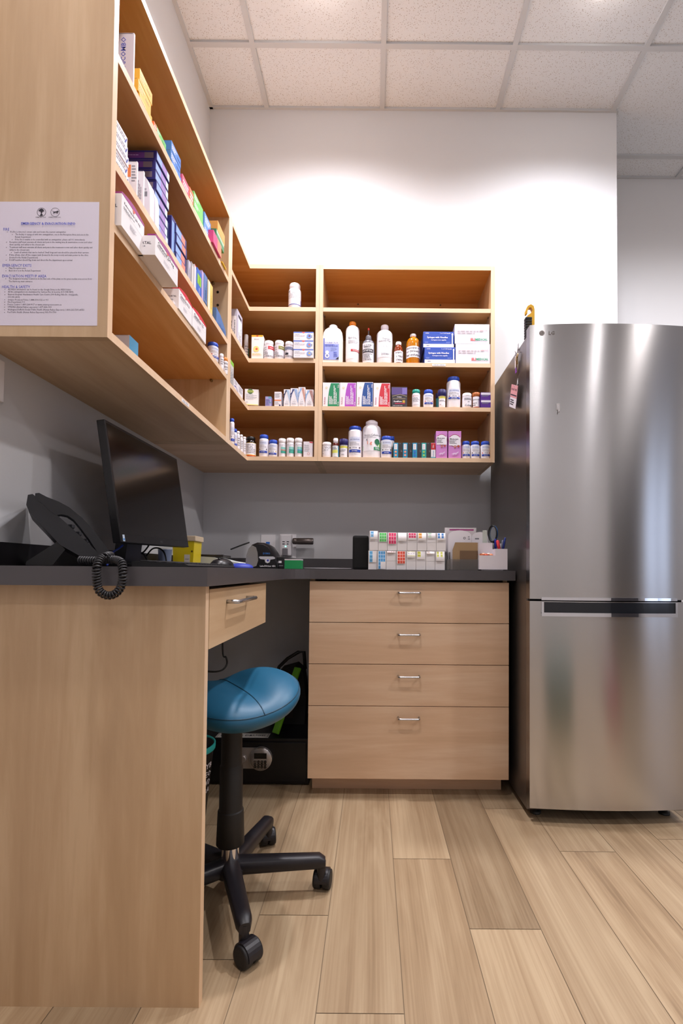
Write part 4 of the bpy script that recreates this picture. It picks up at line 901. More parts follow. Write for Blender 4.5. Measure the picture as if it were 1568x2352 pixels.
def pen(u0, v0, u1, v1, y, r, col, label, capc=None, nm='pen'):
    a, b = at(u0, v0, Y=y), at(u1, v1, Y=y); d_ = a-b; zl = CT+.0095; t = (b[2]-zl)/max(1e-6, (d_[2]))
    base = b-d_*t; root = MB(); root.tube([base, base.lerp(a, .55)], r, M(col, .35), 12); o = root.build(nm); tagit(o, label, nm if nm != 'pen' else 'pen')
    m2 = MB(); m2.tube([base.lerp(a, .55), base.lerp(a, .97), a], [r*1.15, r*1.12, r*.6], M(capc or col, .3), 12); m2.build('cap', o); return o
pen(1142, 1241, 1146, 1262, 2.06, .0058, 'C92A3A', 'thick red marker standing in the organiser', 'E8404A', 'marker')
pen(1137, 1238, 1138, 1262, 2.07, .004, '25309A', 'dark blue pen beside the red marker in the organiser', '25309A')
pen(1160, 1235, 1155, 1262, 2.06, .0036, '1B2350', 'navy pen leaning outward at the end of the organiser', '2A3C8C')
pen(1154, 1241, 1152, 1262, 2.08, .003, '5c6078', 'slim grey pen behind the navy pen', '8a8fa8')
mg = empty('magnifying_glass', (0, 0, 0)); tagit(mg, 'magnifying glass with a black and blue rim standing in the organiser', 'magnifying glass')
c0 = at(1131, 1226, Y=2.085); ra, rb = .033, .023
ring = [(c0[0]+.014*math.cos(a*6.2832/32), c0[1]+.012*math.cos(a*6.2832/32)*-1, c0[2]+.033*math.sin(a*6.2832/32)) for a in range(33)]
mb = MB(); mb.tube(ring, .0032, M('101318', .35), 8, False); mb.tube([(p[0]+.004, p[1]+.004, p[2]) for p in ring], .002, M('1E78D8', .35), 8, False); mb.build('rim', mg)
mb = MB(); mb.add(ring[:-1], [tuple(range(32))], M('D8E4EA', .05, 0, Transmission_Weight=.9)); mb.build('lens', mg)
mb = MB(); mb.tube([(c0[0]+.004, c0[1], c0[2]-.034), (c0[0]+.008, c0[1]-.002, CT+.01)], .0045, M('101318', .35), 10); mb.build('grip', mg)
# light switch plate far on the side wall
a = at(3, 830, X=XL); b = at(3, 925, X=XL)
mb = MB(); mb.box(0, .006, -.07, 0, 0, a[2]-b[2], WHITE, .002); mb.box(.006, .009, -.045, -.025, .03, .07, WHITE, .001); o = mb.build('light_switch', loc=(XL, a[1]+.004, b[2])); tagit(o, 'white switch plate on the side wall under the shelf', 'light switch')
# ================================================================== PRODUCTS ON THE SHELVES
WH = M('F4F1F6', .5); RED = M('C8202E', .5); BLU1 = M('2343A8', .45); GRN1 = M('1B9A5A', .5); LB = M('8F9FD8', .5)
def rb(u0, u1, v, z, inset=.012, back=.02):
    Y = YSF+inset; a, b = at(u0, v, Y=Y+back), at(u1, v, Y=Y+back); zt = at((u0+u1)/2, v, Y=Y+back)[2]
    return (Vector(((a[0]+b[0])/2, Y, z)), b[0]-a[0], zt-z)
def RC(name, label, cat, u0, u1, v, z, d, col, els=(), inset=.008, group=None, dz=0, h=None, left=(), top=None):
    loc, w_, hh = rb(u0, u1, v, z, inset, 0); loc[2] += dz
    return carton(name, label, cat, loc, w_-.0006, d, (h or hh-dz), col, els, left=left, group=group, top=top)
def RBt(label, u0, u1, v, z, capw, caph, capcol, name='pill_bottle', cat='bottle', inset=.008, **k):
    loc, w_, hh = rb(u0, u1, v, z, inset, .02); r = w_/2
    return bottle(name, label, cat, loc, r-.0003, hh, capw*r, caph*hh, capcol, **k)
BLUECAP = '2B52C0'
def apo(strength='500 mg', sq=INK, y=1):   # blue-capped stock bottle label
    return [('r', M('D5DAEE', .5), -.42, .42, .72, .97), ('t', M('3C4C96', .5), 'APO-GABAPENTIN', 0, .84, .72, .1), ('l', LG_, -.4, .4, .5, .7, 3), ('t', INK, strength, 0, .38, .3), ('r', sq, -.42, -.32, .34, .42), ('r', sq, .32, .42, .34, .42), ('r', BLU1, -.45, .45, .12, .27), ('t', WH, 'APOTEX', -.02, .195, .4), ('t', INK, '7', .02, .03, .03)]
# --- upper shelf of the right unit
Z2, Z3, Z1 = RZ[2], RZ[1], RZ[0]
loc, w_, hh = rb(743, 788, 751, Z2, .006, .03)
mb = MB(); r = w_/2; MK = M('EFE6DA', .35)
R_ = lambda pr, mt, nm, root=None, lc=None: None
prof = [(-1, .02), (-.97, 0), (.97, 0), (1, .02), (1, .66), (.93, .76), (.75, .84), (.44, .89), (.43, .99), (.38, 1), (-.38, 1), (-.43, .99), (-.44, .89), (-.75, .84), (-.93, .76), (-1, .66)]
mb.prism([(a_*r, b_*hh*.9/.89) for a_, b_ in prof if b_ <= .89], 0, .05, MK); jug = mb.build('barium_jug', loc=loc); tagit(jug, 'square-shouldered white bottle with a big lilac blue label', 'bottle')
bv = jug.modifiers.new('r', 'BEVEL'); bv.width = .005; bv.segments = 3
mb = MB(); mb.lathe([(r*.43, hh*.89), (r*.44, hh*.9), (r*.44, hh*.985), (r*.38, hh)], WH, (0, .025)); mb.build('cap', jug)
mb = MB(); el = [('r', WH, -.93, .62, .07, .62), ('r', M('9AA6E6', .5), -.93, .62, .07, .48), ('r', M('4A57C0', .5), -.93, -.82, .07, .62), ('t', M('5A68B8', .5), 'POLIBAR  PLUS', -.12, .51, 1.3), ('l', M('4252B8', .5), -.75, .55, .41, .47, 2), ('l', LB, -.2, .55, .3, .4, 3), ('l', M('4252B8', .5), .1, .55, .14, .28, 3), ('c', WH, -.55, .26, .18), ('o', WH, -.55, .17, .22, .1), ('p', DB, [(.3, .08), (.6, .08), (.6, .15)])]
paint(mb, front(-.0003), el, r, hh); mb.build('label_sticker', jug, recalc=False)
RBt('tall white bottle with an orange cap and green swoosh label', 794, 825, 739, Z2, .5, .09, 'F08A1E', name='tall_bottle', sh=.12, lz=(.1, .8), lcol='F7F4F6', ang=3, els=[('p', M('DCEFC4', .5), [(-.85,.12),(-.3,.28),(-.85,.55)]), ('t', GREY, 'Epi-Otic', .05, .68, .7), ('l', LG_, -.3, .5, .5, .62, 3), ('r', RED, -.1, .8, .24, .31), ('t', WH, 'NOUVEAU', .35, .275, .6)])
o = RBt('dark grey squeeze bottle with a thin nozzle and red tip', 832, 860, 779, Z2, .5, .02, '5E5A62', name='squeeze_bottle', body='6d6a74', sh=.22, lz=(.03, .8), lcol='E4E0E6', ang=2.4, els=[('l', GREY, -.5, .3, .8, .93, 1), ('t', INK, 'FERRIC', -.1, .78, .6), ('r', DB, -.55, .45, .5, .68), ('t', WH, 'STYPTIC', -.05, .59, .8), ('l', GREY, -.5, .45, .1, .46, 5), ('r', DB, .52, .68, 0, 1)])
loc, w_, hb_ = rb(832, 860, 779, Z2, .008, .02); tz = at(846, 752, Y=YSF+.028)[2]-Z2; r = w_/2
mb = MB(); c_ = (0, r); mb.lathe([(r*.5, hb_-.002), (r*.5, hb_+.012), (r*.4, hb_+.018), (r*.12, hb_+.022), (r*.09, tz-.008)], M('5E5A62', .35), c_, 20); mb.build('nozzle', o)
mb = MB(); mb.lathe([(r*.14, tz-.011), (r*.17, tz-.006), (r*.1, tz)], M('D8362E', .35), c_, 14); mb.build('red_tip', o)
RBt('tall plain white bottle with a white cap and pale printed label', 865, 902, 745, Z2, .46, .13, 'F0E6EE', name='tall_bottle', sh=.14, lz=(.15, .68), lcol='FBF7FB', ang=2.2, els=[('r', LG_, -.6, .6, .97, .975), ('t', GREY, 'Tearless', .1, .85, .5), ('t', GREY, 'Ketoseb Plus', 0, .76, .8), ('t', LG_, '1   L', .05, .5, .25), ('t', GREY, 'DERMA', .05, .15, .5), ('r', LG_, -.6, .6, .02, .03)])
AM = M('9C3A08', .12, 0, Transmission_Weight=.35)
AM2 = M('E08A10', .12, 0, Transmission_Weight=.3)
RBt('small brown glass bottle with a handwritten label', 905, 925, 787, Z2, .62, .14, 'F4F0F6', name='glass_bottle', sh=.34, lz=(.05, .56), bmat=AM, neck=None, lcol='F3EFF6', ang=2.8, els=[('t', INK, 'Surgery:', 0, .84, .9, .22), ('t', INK, '1 TBSP', .15, .5, .8, .22), ('t', INK, 'Utility', .1, .2, .8, .22)])
RBt('amber glass bottle of orange liquid with a handwritten label', 933, 965, 766, Z2, .42, .09, 'F6F2F6', name='glass_bottle', sh=.3, lz=(.2, .55), bmat=AM2, lcol='F6F2F8', ang=2.8, els=[('t', INK, 'Buscopan 4/1', 0, .82, 1.2, .24), ('t', INK, 'or (weekly)', 0, .53, 1.2, .22), ('t', INK, 'for solution', 0, .22, 1.2, .22)])
SYR = [('r', M('EDEAF2', .5), -.5, .5, 0, .22), ('t', WH, 'OMNI', -.38, .9, .12), ('t', WH, '1 cc U-40 Insulin', .22, .9, .34), ('t', WH, 'Syringes with Needles', -.04, .62, .68, .2, .03), ('t', WH, 'Seringues avec aiguille', 0, .46, .5), ('l', LB, -.45, -.3, .26, .36, 3), ('l', LB, .25, .42, .27, .34, 2), ('r', WH, .43, .465, .1, .9), ('r', WH, .42, .475, .8, .84), ('t', M('33406a', .5), 'OMNI', -.36, .1, .12)]
loc, w_, hh = rb(975, 1045, 798, Z2, .002, 0)
bs = carton('syringe_box', 'blue and white box of syringes with needles, lower of the pair', 'box', loc, w_, .2, hh, '2C50B4', SYR, group='blue syringe boxes')
b2 = bs.copy(); COL.objects.link(b2); b2.location = (rb(972, 1042, 763, Z2, .004, 0)[0][0], loc[1]+.002, Z2+hh+.0004); b2['label'] = 'blue and white box of syringes with needles, upper of the pair'
ELI = [('o', LG_, 9, 9, .001, .001)]
ELI = [('r', LG_, -.45, .44, .78, .785), ('r', LG_, -.45, .44, .44, .445), ('r', LG_, -.45, -.447, .44, .785), ('r', LG_, .437, .44, .44, .785), ('l', M('CDBFC6', .6), -.42, .4, .5, .7, 2), ('t', M('E79A9A', .6), 'HALF DOSE', .33, .68, .2), ('t', M('DE4A48', .5), 'ELI', .02, .22, .12, .14, .03), ('t', M('2F9E73', .5), 'MEDICAL', .265, .22, .35, .14, .03)]
loc, w_, hh = rb(1046, 1126, 790, Z2, .004, 0)
be = carton('medical_box', 'white box lettered in red and green, lower of the two at the shelf end', 'box', loc, w_-.001, .2, hh-.0005, 'EAE6F0', ELI, group='white medical boxes')
b2 = be.copy(); COL.objects.link(b2); b2.location = (rb(1044, 1124, 742, Z2, .004, 0)[0][0], loc[1], Z2+hh); b2['label'] = 'white box lettered in red and green, upper of the two at the shelf end'
# --- middle shelf of the right unit
def sedation(u0, u1, v, c, nm, mg_):
    cm = M(c, .45)
    return RC('medicine_carton', 'white and %s medicine carton with a curved colour block' % nm, 'box', u0, u1, v, Z3, .09, 'F4EFF4', [('p', cm, [(-.2, 0), (.48, 0), (.48, .98), (-.02, .98), (-.12, .7), (-.18, .4)]), ('u', WH, -.14, .12, .1, .5, 4), ('u', WH, .14, .34, .1, .9, 3), ('v', WH, mg_, .41, .13, .14), ('v', WH, '10mL', .41, .85, .14), ('o', M('D9CC6A', .5), -.28, .78, .06, .02), ('v', M('B04A70', .5), 'Robenax', -.38, .25, .3)])
sedation(741, 780, 879, '138A5C', 'green', '12 mg'); sedation(780.5, 818, 879, 'B04CC4', 'purple', '24 mg'); sedation(819, 857, 878, '1C4C96', 'dark blue', '40 mg'); sedation(858, 896, 880, 'CC2A3C', 'red', '80 mg')
RC('supplement_box', 'dark charcoal supplement box with a purple panel and gold line', 'box', 899, 935, 889, Z3, .09, '3A353C', [('r', M('5A4688', .5), -.5, .5, .62, .97), ('r', M('7F70B8', .5), .18, .48, .64, .95), ('p', M('B8A47C', .5), [(-.45, .55), (.05, .64), (.48, .55), (.48, .53), (.05, .62), (-.45, .53)]), ('t', WH, 'PURINA', 0, .5, .3), ('t', M('B8A47C', .5), 'PRO PLAN VETERINARY', 0, .42, .8), ('t', WH, 'FortiFlora', -.1, .28, .5, .12, .03), ('r', M('C8A03A', .5), .2, .36, .22, .34), ('r', M('C02F52', .5), -.28, .36, .16, .2), ('l', LG_, -.4, .42, .05, .1, 1)])
RBt('small white pill bottle with a teal cap', 946, 964.5, 897, Z3, .92, .2, '1FA08E', sh=.15, els=[('l', M('D88A8A', .5), -.5, .5, .75, .9, 1), ('l', GREY, -.5, .5, .3, .7, 5), ('r', LG_, -.4, .3, .05, .08)])
RBt('white pill bottle with a blue cap and two red squares', 972, 995, 897, Z3, .86, .21, BLUECAP, sh=.12, els=apo('100 mg', RED))
RBt('white and lilac pill bottle with a wide navy cap', 1007, 1022, 897.5, Z3, 1.25, .36, '221C5C', sh=.05, lcol='EFECF2', els=[('r', M('A9B4DE', .5), -.9, .9, .82, 1), ('r', YLW and M('E3DE62', .5), -.7, .8, .62, .8), ('l', GREY, -.5, .5, .35, .5, 2), ('t', INK, 'NSX', -.3, .08, .25)])
RBt('teal and navy pill bottle tucked behind the navy capped one', 1000, 1009, 906, Z3, 1.1, .3, '221C5C', inset=.05, body='3A8F9A', els=None)
RBt('tall white stock bottle with a blue cap above its neighbours', 1026, 1058, 866.5, Z3, .84, .12, BLUECAP, sh=.1, name='stock_bottle', lz=(.24, .6), els=apo('300 mg', M('8C2A5A', .5)))
RBt('squat white pill bottle with a white cap', 1061, 1083, 905, Z3, .92, .27, 'F1EDF1', els=[('r', LG_, -.4, .5, .62, .9), ('t', INK, 'Prednisone', .05, .75, .7), ('t', INK, '50', .1, .45, .2), ('t', M('3a4a60', .5), 'Cobalt', .1, .1, .8)])
RBt('amber vial with a rusty orange lid and handwritten label', 1084.5, 1101, 904, Z3, 1.05, .26, 'B0632A', name='pill_vial', bmat=M('B8503A', .2), sh=.04, lz=(.08, .72), els=[('t', INK, 'BENZONAT', 0, .7, 1.2, .2), ('t', INK, 'empty', -.3, .35, .6), ('t', INK, 'only', -.4, .15, .5)])
PU = [('r', M('E3DCEA', .5), -.48, .48, .68, .96), ('l', GREY, -.4, .4, .45, .64, 2)]
loc, w_, hh = rb(1104, 1127, 918.5, Z3, .0, 0)
pb = carton('purple_box', 'small purple box with a white band, bottom one of two at the shelf end', 'box', loc, w_, .06, hh-.0005, '55208A', PU, group='small purple boxes')
b2 = pb.copy(); COL.objects.link(b2); b2.location = (loc[0], loc[1]+.002, Z3+hh); b2['label'] = 'small purple box with a white band, top one of two at the shelf end'
# --- lowest shelf of the right unit
RBt('small white pill bottle with a red patch at the shelf corner', 740, 761, 1017, Z1, .93, .26, 'F1ECF0', els=[('l', GREY, -.6, .6, .45, .95, 5), ('p', M('C84A5A', .5), [(-.1, .08), (.75, .08), (.35, .4)]), ('c', DB, -.4, .2, .04)])
RBt('small brown syrup bottle with a tall white cap', 763.5, 778.5, 1008, Z1, .68, .24, 'EFE9EE', name='syrup_bottle', bmat=M('5A1A14', .15), sh=.2, lz=(.03, .6), lcol='E3E8EA', ang=2.9, els=[('r', M('DDE06A', .5), -.8, .35, .35, .62), ('r', M('3A9ABF', .5), .45, .95, 0, 1), ('l', GREY, -.7, .3, .65, .9, 2)])
RBt('lilac and white pill bottle with a wide navy lid', 781, 798, 1010, Z1, 1.14, .33, '261C62', sh=.05, els=[('r', M('8FA2DE', .5), -.9, .9, .82, 1), ('r', M('E3DE62', .5), -.9, .9, .62, .8), ('l', GREY, -.6, .5, .3, .5, 2), ('t', INK, 'NSX', -.1, .06, .35)])
RBt('tall white stock bottle with a blue cap, left of the largest white jar', 799.5, 831, 980, Z1, .87, .11, BLUECAP, name='stock_bottle', sh=.08, lz=(.1, .66), els=apo('100 mg', M('4A3A4A', .5)))
RBt('largest white jar with a bright green landscape label', 832, 875, 964, Z1, .66, .12, 'ECE6EF', name='tablet_jar', sh=.16, cap_style=1, lz=(.18, .66), lcol='F4F1F6', ang=3.2, els=[('r', M('DAD6DE', .5), -.95, -.62, .05, .95), ('r', M('DAD6DE', .5), .62, .95, .05, .95), ('t', GREY, 'Novo-Cefadroxil', .08, .84, 1.0), ('l', LG_, -.5, .4, .68, .78, 2), ('p', M('6CC24A', .5), [(-.55, .04), (.55, .04), (.55, .5), (.3, .3), (-.1, .36), (-.55, .28)]), ('c', M('1E6E4A', .5), .32, .48, .16), ('r', M('1B8A5A', .5), .12, .55, .04, .2), ('t', WH, 'TEVA', .33, .12, .3), ('t', INK, 'X', -.25, .58, .12), ('t', M('E87A5A', .5), '1 g', -.1, .4, .25)])
RBt('white stock bottle with a blue cap and green squares', 874.5, 901, 1003, Z1, .86, .17, BLUECAP, name='stock_bottle', sh=.08, lz=(.1, .8), els=apo('400 mg', M('2A5A4A', .5)))
RBt('white stock bottle half hidden behind the green-squared one', 890, 906, 1004, Z1, .9, .17, BLUECAP, name='stock_bottle', inset=.075, sh=.1, els=None)
for j, (u0, dot) in enumerate(((903.5, 'F2A07A'), (925, 'F29A8A'), (947, '2A6ACB'), (968, '9BD060'))):
    what = ('orange dots and a red squiggle', 'two salmon dots', 'two deep blue rings', 'yellow green dots')[j]
    tl_ = M('2390B8' if j < 3 else '1FA4A0', .45)
    RC('flea_treatment_box', 'narrow black box with a teal spine strip and %s' % what, 'box', u0, u0+21.3, 1017, Z1, .07, '2C292C', [('r', tl_, -.5, 0, .0, .99), ('r', WH, -.42, -.1, .55, .92), ('v', GREY, 'Advantage', -.26, .73, .3), ('c', M(dot, .5), -.26, .4, .12), ('c', M(dot, .5), -.26, .18, .12), ('t', LG_, 'V', .2, .93, .08), ('u', GREY, .3, .42, .38, .55, 2)], group='black and teal boxes on the lowest shelf')
RC('flea_treatment_box', 'narrow box with a red upper half and white lower half', 'box', 989.5, 1000, 1017.5, Z1, .07, 'EDE8F0', [('r', M('C0222C', .5), -.5, .5, .56, .99), ('v', WH, 'Milbe', 0, .78, .22, .5), ('v', M('3A9ABF', .5), 'Advocate', 0, .3, .4, .4), ('r', M('3A9ABF', .5), -.5, .5, 0, .08)])
def pinkbox(u0, u1, label, dz_):
    D2 = M('EFEAF4', .5)
    RC('pink_medicine_box', label, 'box', u0, u1, 990.5, Z1, .07, 'CF86CC', [('c', M('9E3B44', .5), 0, .68+dz_, .5), ('c', D2, 0, .68+dz_, .455), ('r', D2, -.455, .455, .5+dz_, .8+dz_), ('t', INK, 'Metacam', -.06, .74+dz_, .66), ('l', GREY, -.42, .2, .56+dz_, .7+dz_, 3), ('c', M('B8503C', .5), .02, .44+dz_*.5, .1), ('c', M('B8503C', .5), .28, .46+dz_*.5, .09), ('t', WH, '1.5', .02, .44+dz_*.5, .12), ('p', M('E6C6EA', .5), [(-.3,.14),(-.1,.2),(.1,.2),(.3,.26),(.28,.2),(.12,.15),(.1,.1),(.05,.15),(-.1,.14),(-.15,.1),(-.18,.15)])])
pinkbox(1001, 1027, 'narrower mauve pink medicine box with a leaping horse silhouette', .0); pinkbox(1029.5, 1059, 'wider mauve pink medicine box with a leaping horse silhouette', -.03)
for (u0, u1), c_, nm in (((1060, 1079), 'E3B43A', 'yellow spots, beside the pink box'), ((1080, 1101), '2a2430', 'black squares, middle of three'), ((1103, 1125), 'D04A3A', 'red squares, next to the end panel')):
    RBt('small white pill bottle with a blue cap and ' + nm, u0, u1, 1015, Z1, .84, .2, BLUECAP, sh=.12, lz=(.06, .76), els=apo('50 mg', M(c_, .5)), group='three small blue-capped bottles')
# ================================================================== corner unit
K1, K2, K3, K4 = CZ[0], CZ[1], CZ[2], CZ[3]
RBt('lone white pill bottle standing on the top corner shelf', 662, 691, 652.5, K4, .83, .2, 'F6F2F8', sh=.12, lz=(.1, .72), els=[('t', INK, 'atp', -.5, .9, .3), ('l', LG_, -.6, .6, .45, .82, 5), ('r', M('3A3A9A', .5), -.6, .7, .06, .1), ('r', M('3A3A9A', .5), .62, .7, .06, .4)])
RC('dosing_box', 'tall white carton with a yellow top and sun-like circle', 'box', 577.5, 604, 770, K3, .07, 'F5EFEA', [('r', M('F0B42A', .5), -.5, .5, .93, 1), ('p', RED, [(-.12, .99), (.12, .99), (0, .93)]), ('t', GREY, 'Metacam', -.05, .83, .4), ('c', M('F5DC86', .5), -.08, .42, .26), ('c', M('E0603A', .5), -.04, .42, .1), ('l', M('E8C27A', .5), -.42, .4, .15, .24, 2)])
for (u0, u1, v), c_, nm, tx_ in (((606.5, 629, 785), 'C8323C', 'red', 'Vetmedin'), ((630, 653, 784.5), '8C8A3A', 'olive green', 'Vetmedin'), ((654, 674, 787), '8a8fae', 'grey blue', 'Thyro-Tab')):
    RBt('white pill bottle with a %s block on its label' % nm, u0, u1, v, K3, .84, .24, 'F3EFF3', sh=.12, lz=(.04, .74), els=[('l', LG_, -.8, .1, .1, .9, 5), ('r', M(c_, .5), 0 if c_ != '8a8fae' else -.7, .8, .68, .92), ('t', WH if c_ != '8a8fae' else INK, tx_, .4 if c_ != '8a8fae' else 0, .8, .5), ('r', DB if c_ == '8a8fae' else LG_, -.4, .0, .3, .45), ('l', GREY, -.2, .8, .1, .26, 2)], group='three white bottles on the corner shelf')
loc, w_, hh = rb(674, 719.5, 762, K3, -.012, 0); h3 = hh/3; first = None
for j, (pos, dc_) in enumerate((('bottom', 'F0C060'), ('middle', 'E0705A'), ('top', '8A3A5A'))):
    el = [('r', M('5C7AD0', .5), -.5, .5, .86, .99), ('p', M('E86A5A', .5), [(-.1, .98), (.1, .98), (0, .8)]), ('t', GREY, 'Vetmedin', -.32, .7, .25), ('l', LG_, -.45, .1, .45, .62, 2), ('t', GREY, 'pimobendan', -.3, .22, .26), ('c', M('7FA0E0', .5), .28, .48, .12), ('c', M(dc_, .5), .3, .5, .045), ('l', INK, .4, .46, .3, .6, 2)]
    carton('tablet_box', 'blue-topped white tablet box with a blue disc, %s of the stack of three' % pos, 'box', (loc[0]+(.001 if j == 0 else 0), loc[1], K3+h3*j), w_, .09, h3-.0006, 'F0ECF2', el, group='stack of three blue and white boxes')
loc, w_, hh = rb(562, 593, 893.5, K2, .02, 0)
pbx = carton('purple_carton', 'flat purple and white box under the white box on the corner shelf', 'box', (loc[0]+.003, loc[1]+.01, K2), w_*.8, .05, .011, '7A55A0', [('r', WH, .2, .5, .2, .9)])
carton('chewable_box', 'white box with a green and yellow oval name, set at an angle', 'box', (loc[0], loc[1]+.004, K2+.0115), w_*1.0, .05, hh-.0115, 'F2EFF0', [('c', M('4A6A3A', .5), -.1, .86, .2), ('r', M('C8D86A', .5), -.32, .14, .8, .92), ('t', INK, 'CLAVA', -.09, .86, .38), ('l', LG_, -.4, .4, .35, .7, 6), ('r', M('DCE48A', .5), -.48, .48, .0, .05), ('l', GREY, -.42, -.2, .14, .2, 1)], rz=math.radians(8))
RC('lilac_box', 'small upright lilac and turquoise box standing alone', 'box', 609, 623, 911, K2, .03, 'A9A6DC', [('r', M('6FA8C8', .5), .0, .5, .8, 1), ('l', M('5A5AA0', .5), -.4, .3, .1, .75, 6), ('r', M('5FA8A8', .5), .2, .45, .35, .45)])
RC('orange_striped_box', 'upright white box with an orange stripe', 'box', 630, 646, 900, K2, .035, 'F0EBF2', [('l', GREY, -.4, .4, .6, .9, 4), ('r', M('F09A72', .5), -.5, .5, .38, .47), ('l', LG_, -.4, .3, .12, .32, 3), ('c', M('2A2A6A', .5), .3, .09, .12)])
mb = MB(); mb.lathe([(.004, 0), (.004, .035), (.002, .04), (.0015, .052)], M('6a6a78', .3), n=12); o = mb.build('dosing_syringe', loc=(at(649, 910, Y=YSF+.03)[0], YSF+.03, K2)); tagit(o, 'small grey dosing syringe beside the orange striped box', 'syringe')
def chev(c1, c2, l1, l2):
    a, b = M(c1, .5), M(c2, .5); e = []
    for k in range(3):
        o_ = .13*k
        e.append(('p', a, [(-.5+o_*.0, .38+.16*k), (-.12+o_-.13, .96), (-.04+o_-.13, .96), (-.5, .30+.16*k)]))
        e.append(('p', b, [(.5, .38+.16*(2-k)-.1), (.12-o_+.2, .96), (.04-o_+.2, .96), (.5, .30+.16*(2-k)-.1)]))
    return e+[('t', INK, l1, 0, .28, .4), ('l', LG_, -.3, .3, .1, .22, 2), ('c', DB, 0, .36, .03)]
for (u0, u1, v), c1, c2, nm in (((651.5, 666, 894.5), '16225A', '9CC4EA', 'navy and pale blue chevrons, shortest'), ((667, 684.5, 892), '1A2E78', '7AA8E0', 'dark blue and sky blue chevrons'), ((685, 701, 889.5), '8FB6EA', 'D07A50', 'light blue and orange chevrons, tallest'), ((701.5, 720, 895), '8AB4E6', 'A8503C', 'light blue and rust chevrons, beside the divider')):
    RC('chevron_box', 'white carton with ' + nm, 'box', u0, u1, v, K2, .045, 'F1EEF4', chev(c1, c2, 'Otomax', ''), group='chevron striped cartons')
RBt('dark brown jar with a black lid and yellow label', 563, 588, 1004, K1, .78, .16, '120c0a', name='supplement_jar', bmat=M('1E0E08', .15), sh=.2, lz=(.03, .68), lcol='E8C81E', ang=3, els=[('r', M('EDE8EE', .5), -.4, .7, .12, .98), ('l', GREY, -.3, .6, .2, .9, 6), ('r', M('D0502A', .5), -.9, .9, 0, .08)])
RBt('taller white bottle with a blue cap and scribbled shoulder', 595.5, 617, 1000, K1, .88, .17, BLUECAP, sh=.1, lz=(.1, .72), els=apo('250 mg', DB))
RBt('shorter white bottle with a blue cap and yellow spot', 617.5, 638, 1012, K1, .88, .22, BLUECAP, sh=.08, lz=(.05, .74), els=apo('50 mg', M('E8C83A', .5)))
for (u0, u1, v), c_, nm in (((640, 657, 1009), 'D07A6A', 'a pinkish band, first of three'), ((658, 676, 1008), '1E9A8A', 'a deep green band, second of three'), ((677, 695, 1008), '4A9AD0', 'a blue green band, third of three')):
    RBt('slim white vitamin bottle with ' + nm, u0+.4, u1-.4, v, K1, .96, .25, 'F3EFF1', name='vitamin_bottle', sh=.05, lz=(.15, .7), els=[('l', LG_, -.5, .7, .75, .95, 2), ('r', M('8AC4BC', .5), -.1, .85, .2, .7), ('r', M('3AA08E', .5), -.1, .85, .1, .32), ('r', M(c_, .5), -.1, .85, .36, .44)], group='three slim white bottles')
RC('red_cornered_box', 'small white box with a red corner beside the divider', 'box', 696.5, 718, 1014.5, K1, .03, 'EDE7EE', [('p', M('D23A4A', .5), [(.1, .99), (.5, .99), (.5, .9), (.2, .92)]), ('l', LG_, -.4, .35, .35, .8, 4), ('t', GREY, 'OTIC', -.35, .8, .2), ('o', M('E0A090', .5), .05, .22, .14, .03)])
# ================================================================== side wall shelves
HP = math.pi/2
def LC(name, label, u0, u1, v, z, d, col, els=(), left=(), X=XSF-.008, group=None, dz=0, h=None, cat='box', jit=0):
    p0 = at(u0, v, X=X); y0, y1 = p0[1], at(u1, v, X=X)[1]; hh = h or (p0[2]-z-dz)
    return carton(name, label, cat, (X, (y0+y1)/2+jit, z+dz), y1-y0-.001, d, hh-.0005, col, els, left=left, rz=HP, group=group)
def LBt(label, u0, u1, v, z, capw, caph, capcol, X=XSF-.02, name='pill_bottle', **k):
    um = (u0+u1)/2; c_ = at(um, v, X=X-.015); r = (u1-u0)/F*c_[1]/2
    return bottle(name, label, 'bottle', (X, c_[1], z), r, c_[2]-z, capw*r, caph*(c_[2]-z), capcol, rz=math.radians(50), **k)
# corner unit, side leg
LC('blister_pack', 'tall clear and white plastic pack with red patches on the corner shelf', 545, 557, 709, K3, .07, 'C9C5D6', [('r', WH, -.3, .4, .05, .8), ('u', GREY, -.2, .3, .1, .7, 4), ('r', DB, -.3, .3, .84, .9)], left=[('r', WH, -.1, .45, .05, .8), ('r', RED, -.5, -.15, .45, .8), ('r', RED, -.5, -.2, .1, .35), ('c', M('3A7AC8', .5), -.1, .5, .1), ('u', GREY, 0, .4, .1, .7, 4)], X=XSF-.015)
LBt('white bottle behind the clear pack on the corner shelf', 556, 566, 768, K3, .9, .35, 'F4F0F2', sh=.1, els=[('l', GREY, -.6, .6, .2, .8, 4)])
LBt('green-capped bottle tucked in the shelf corner', 561, 567, 800, K3, .95, .3, '2AA07A', X=XSF-.05, sh=.1, els=None)
LC('green_topped_carton', 'tall grey-white carton with a lime green top on the corner shelf', 526, 537, 820, K2, .05, 'D5D2D0', [('r', M('8ACB4A', .5), -.5, .5, .84, 1), ('u', GREY, -.4, .4, .1, .8, 5)], left=[('r', M('8ACB4A', .5), -.5, .5, .84, 1), ('u', GREY, -.3, .4, .1, .8, 4)])
LC('small_carton', 'small white carton with a purple swoosh beside the green-topped one', 537.5, 547, 868, K2, .03, 'EEEAF0', [('p', M('5A4A9A', .5), [(-.4, .35), (0, .42), (.4, .2), (.4, .3), (0, .5), (-.4, .45)]), ('l', LG_, -.4, .3, .6, .9, 3)])
LC('small_carton', 'small white carton, plainer, with a pale green foot', 548, 558, 882, K2, .03, 'EEEAF0', [('l', GREY, -.4, .4, .4, .9, 4), ('r', M('DDE48A', .5), -.5, .5, 0, .15)])
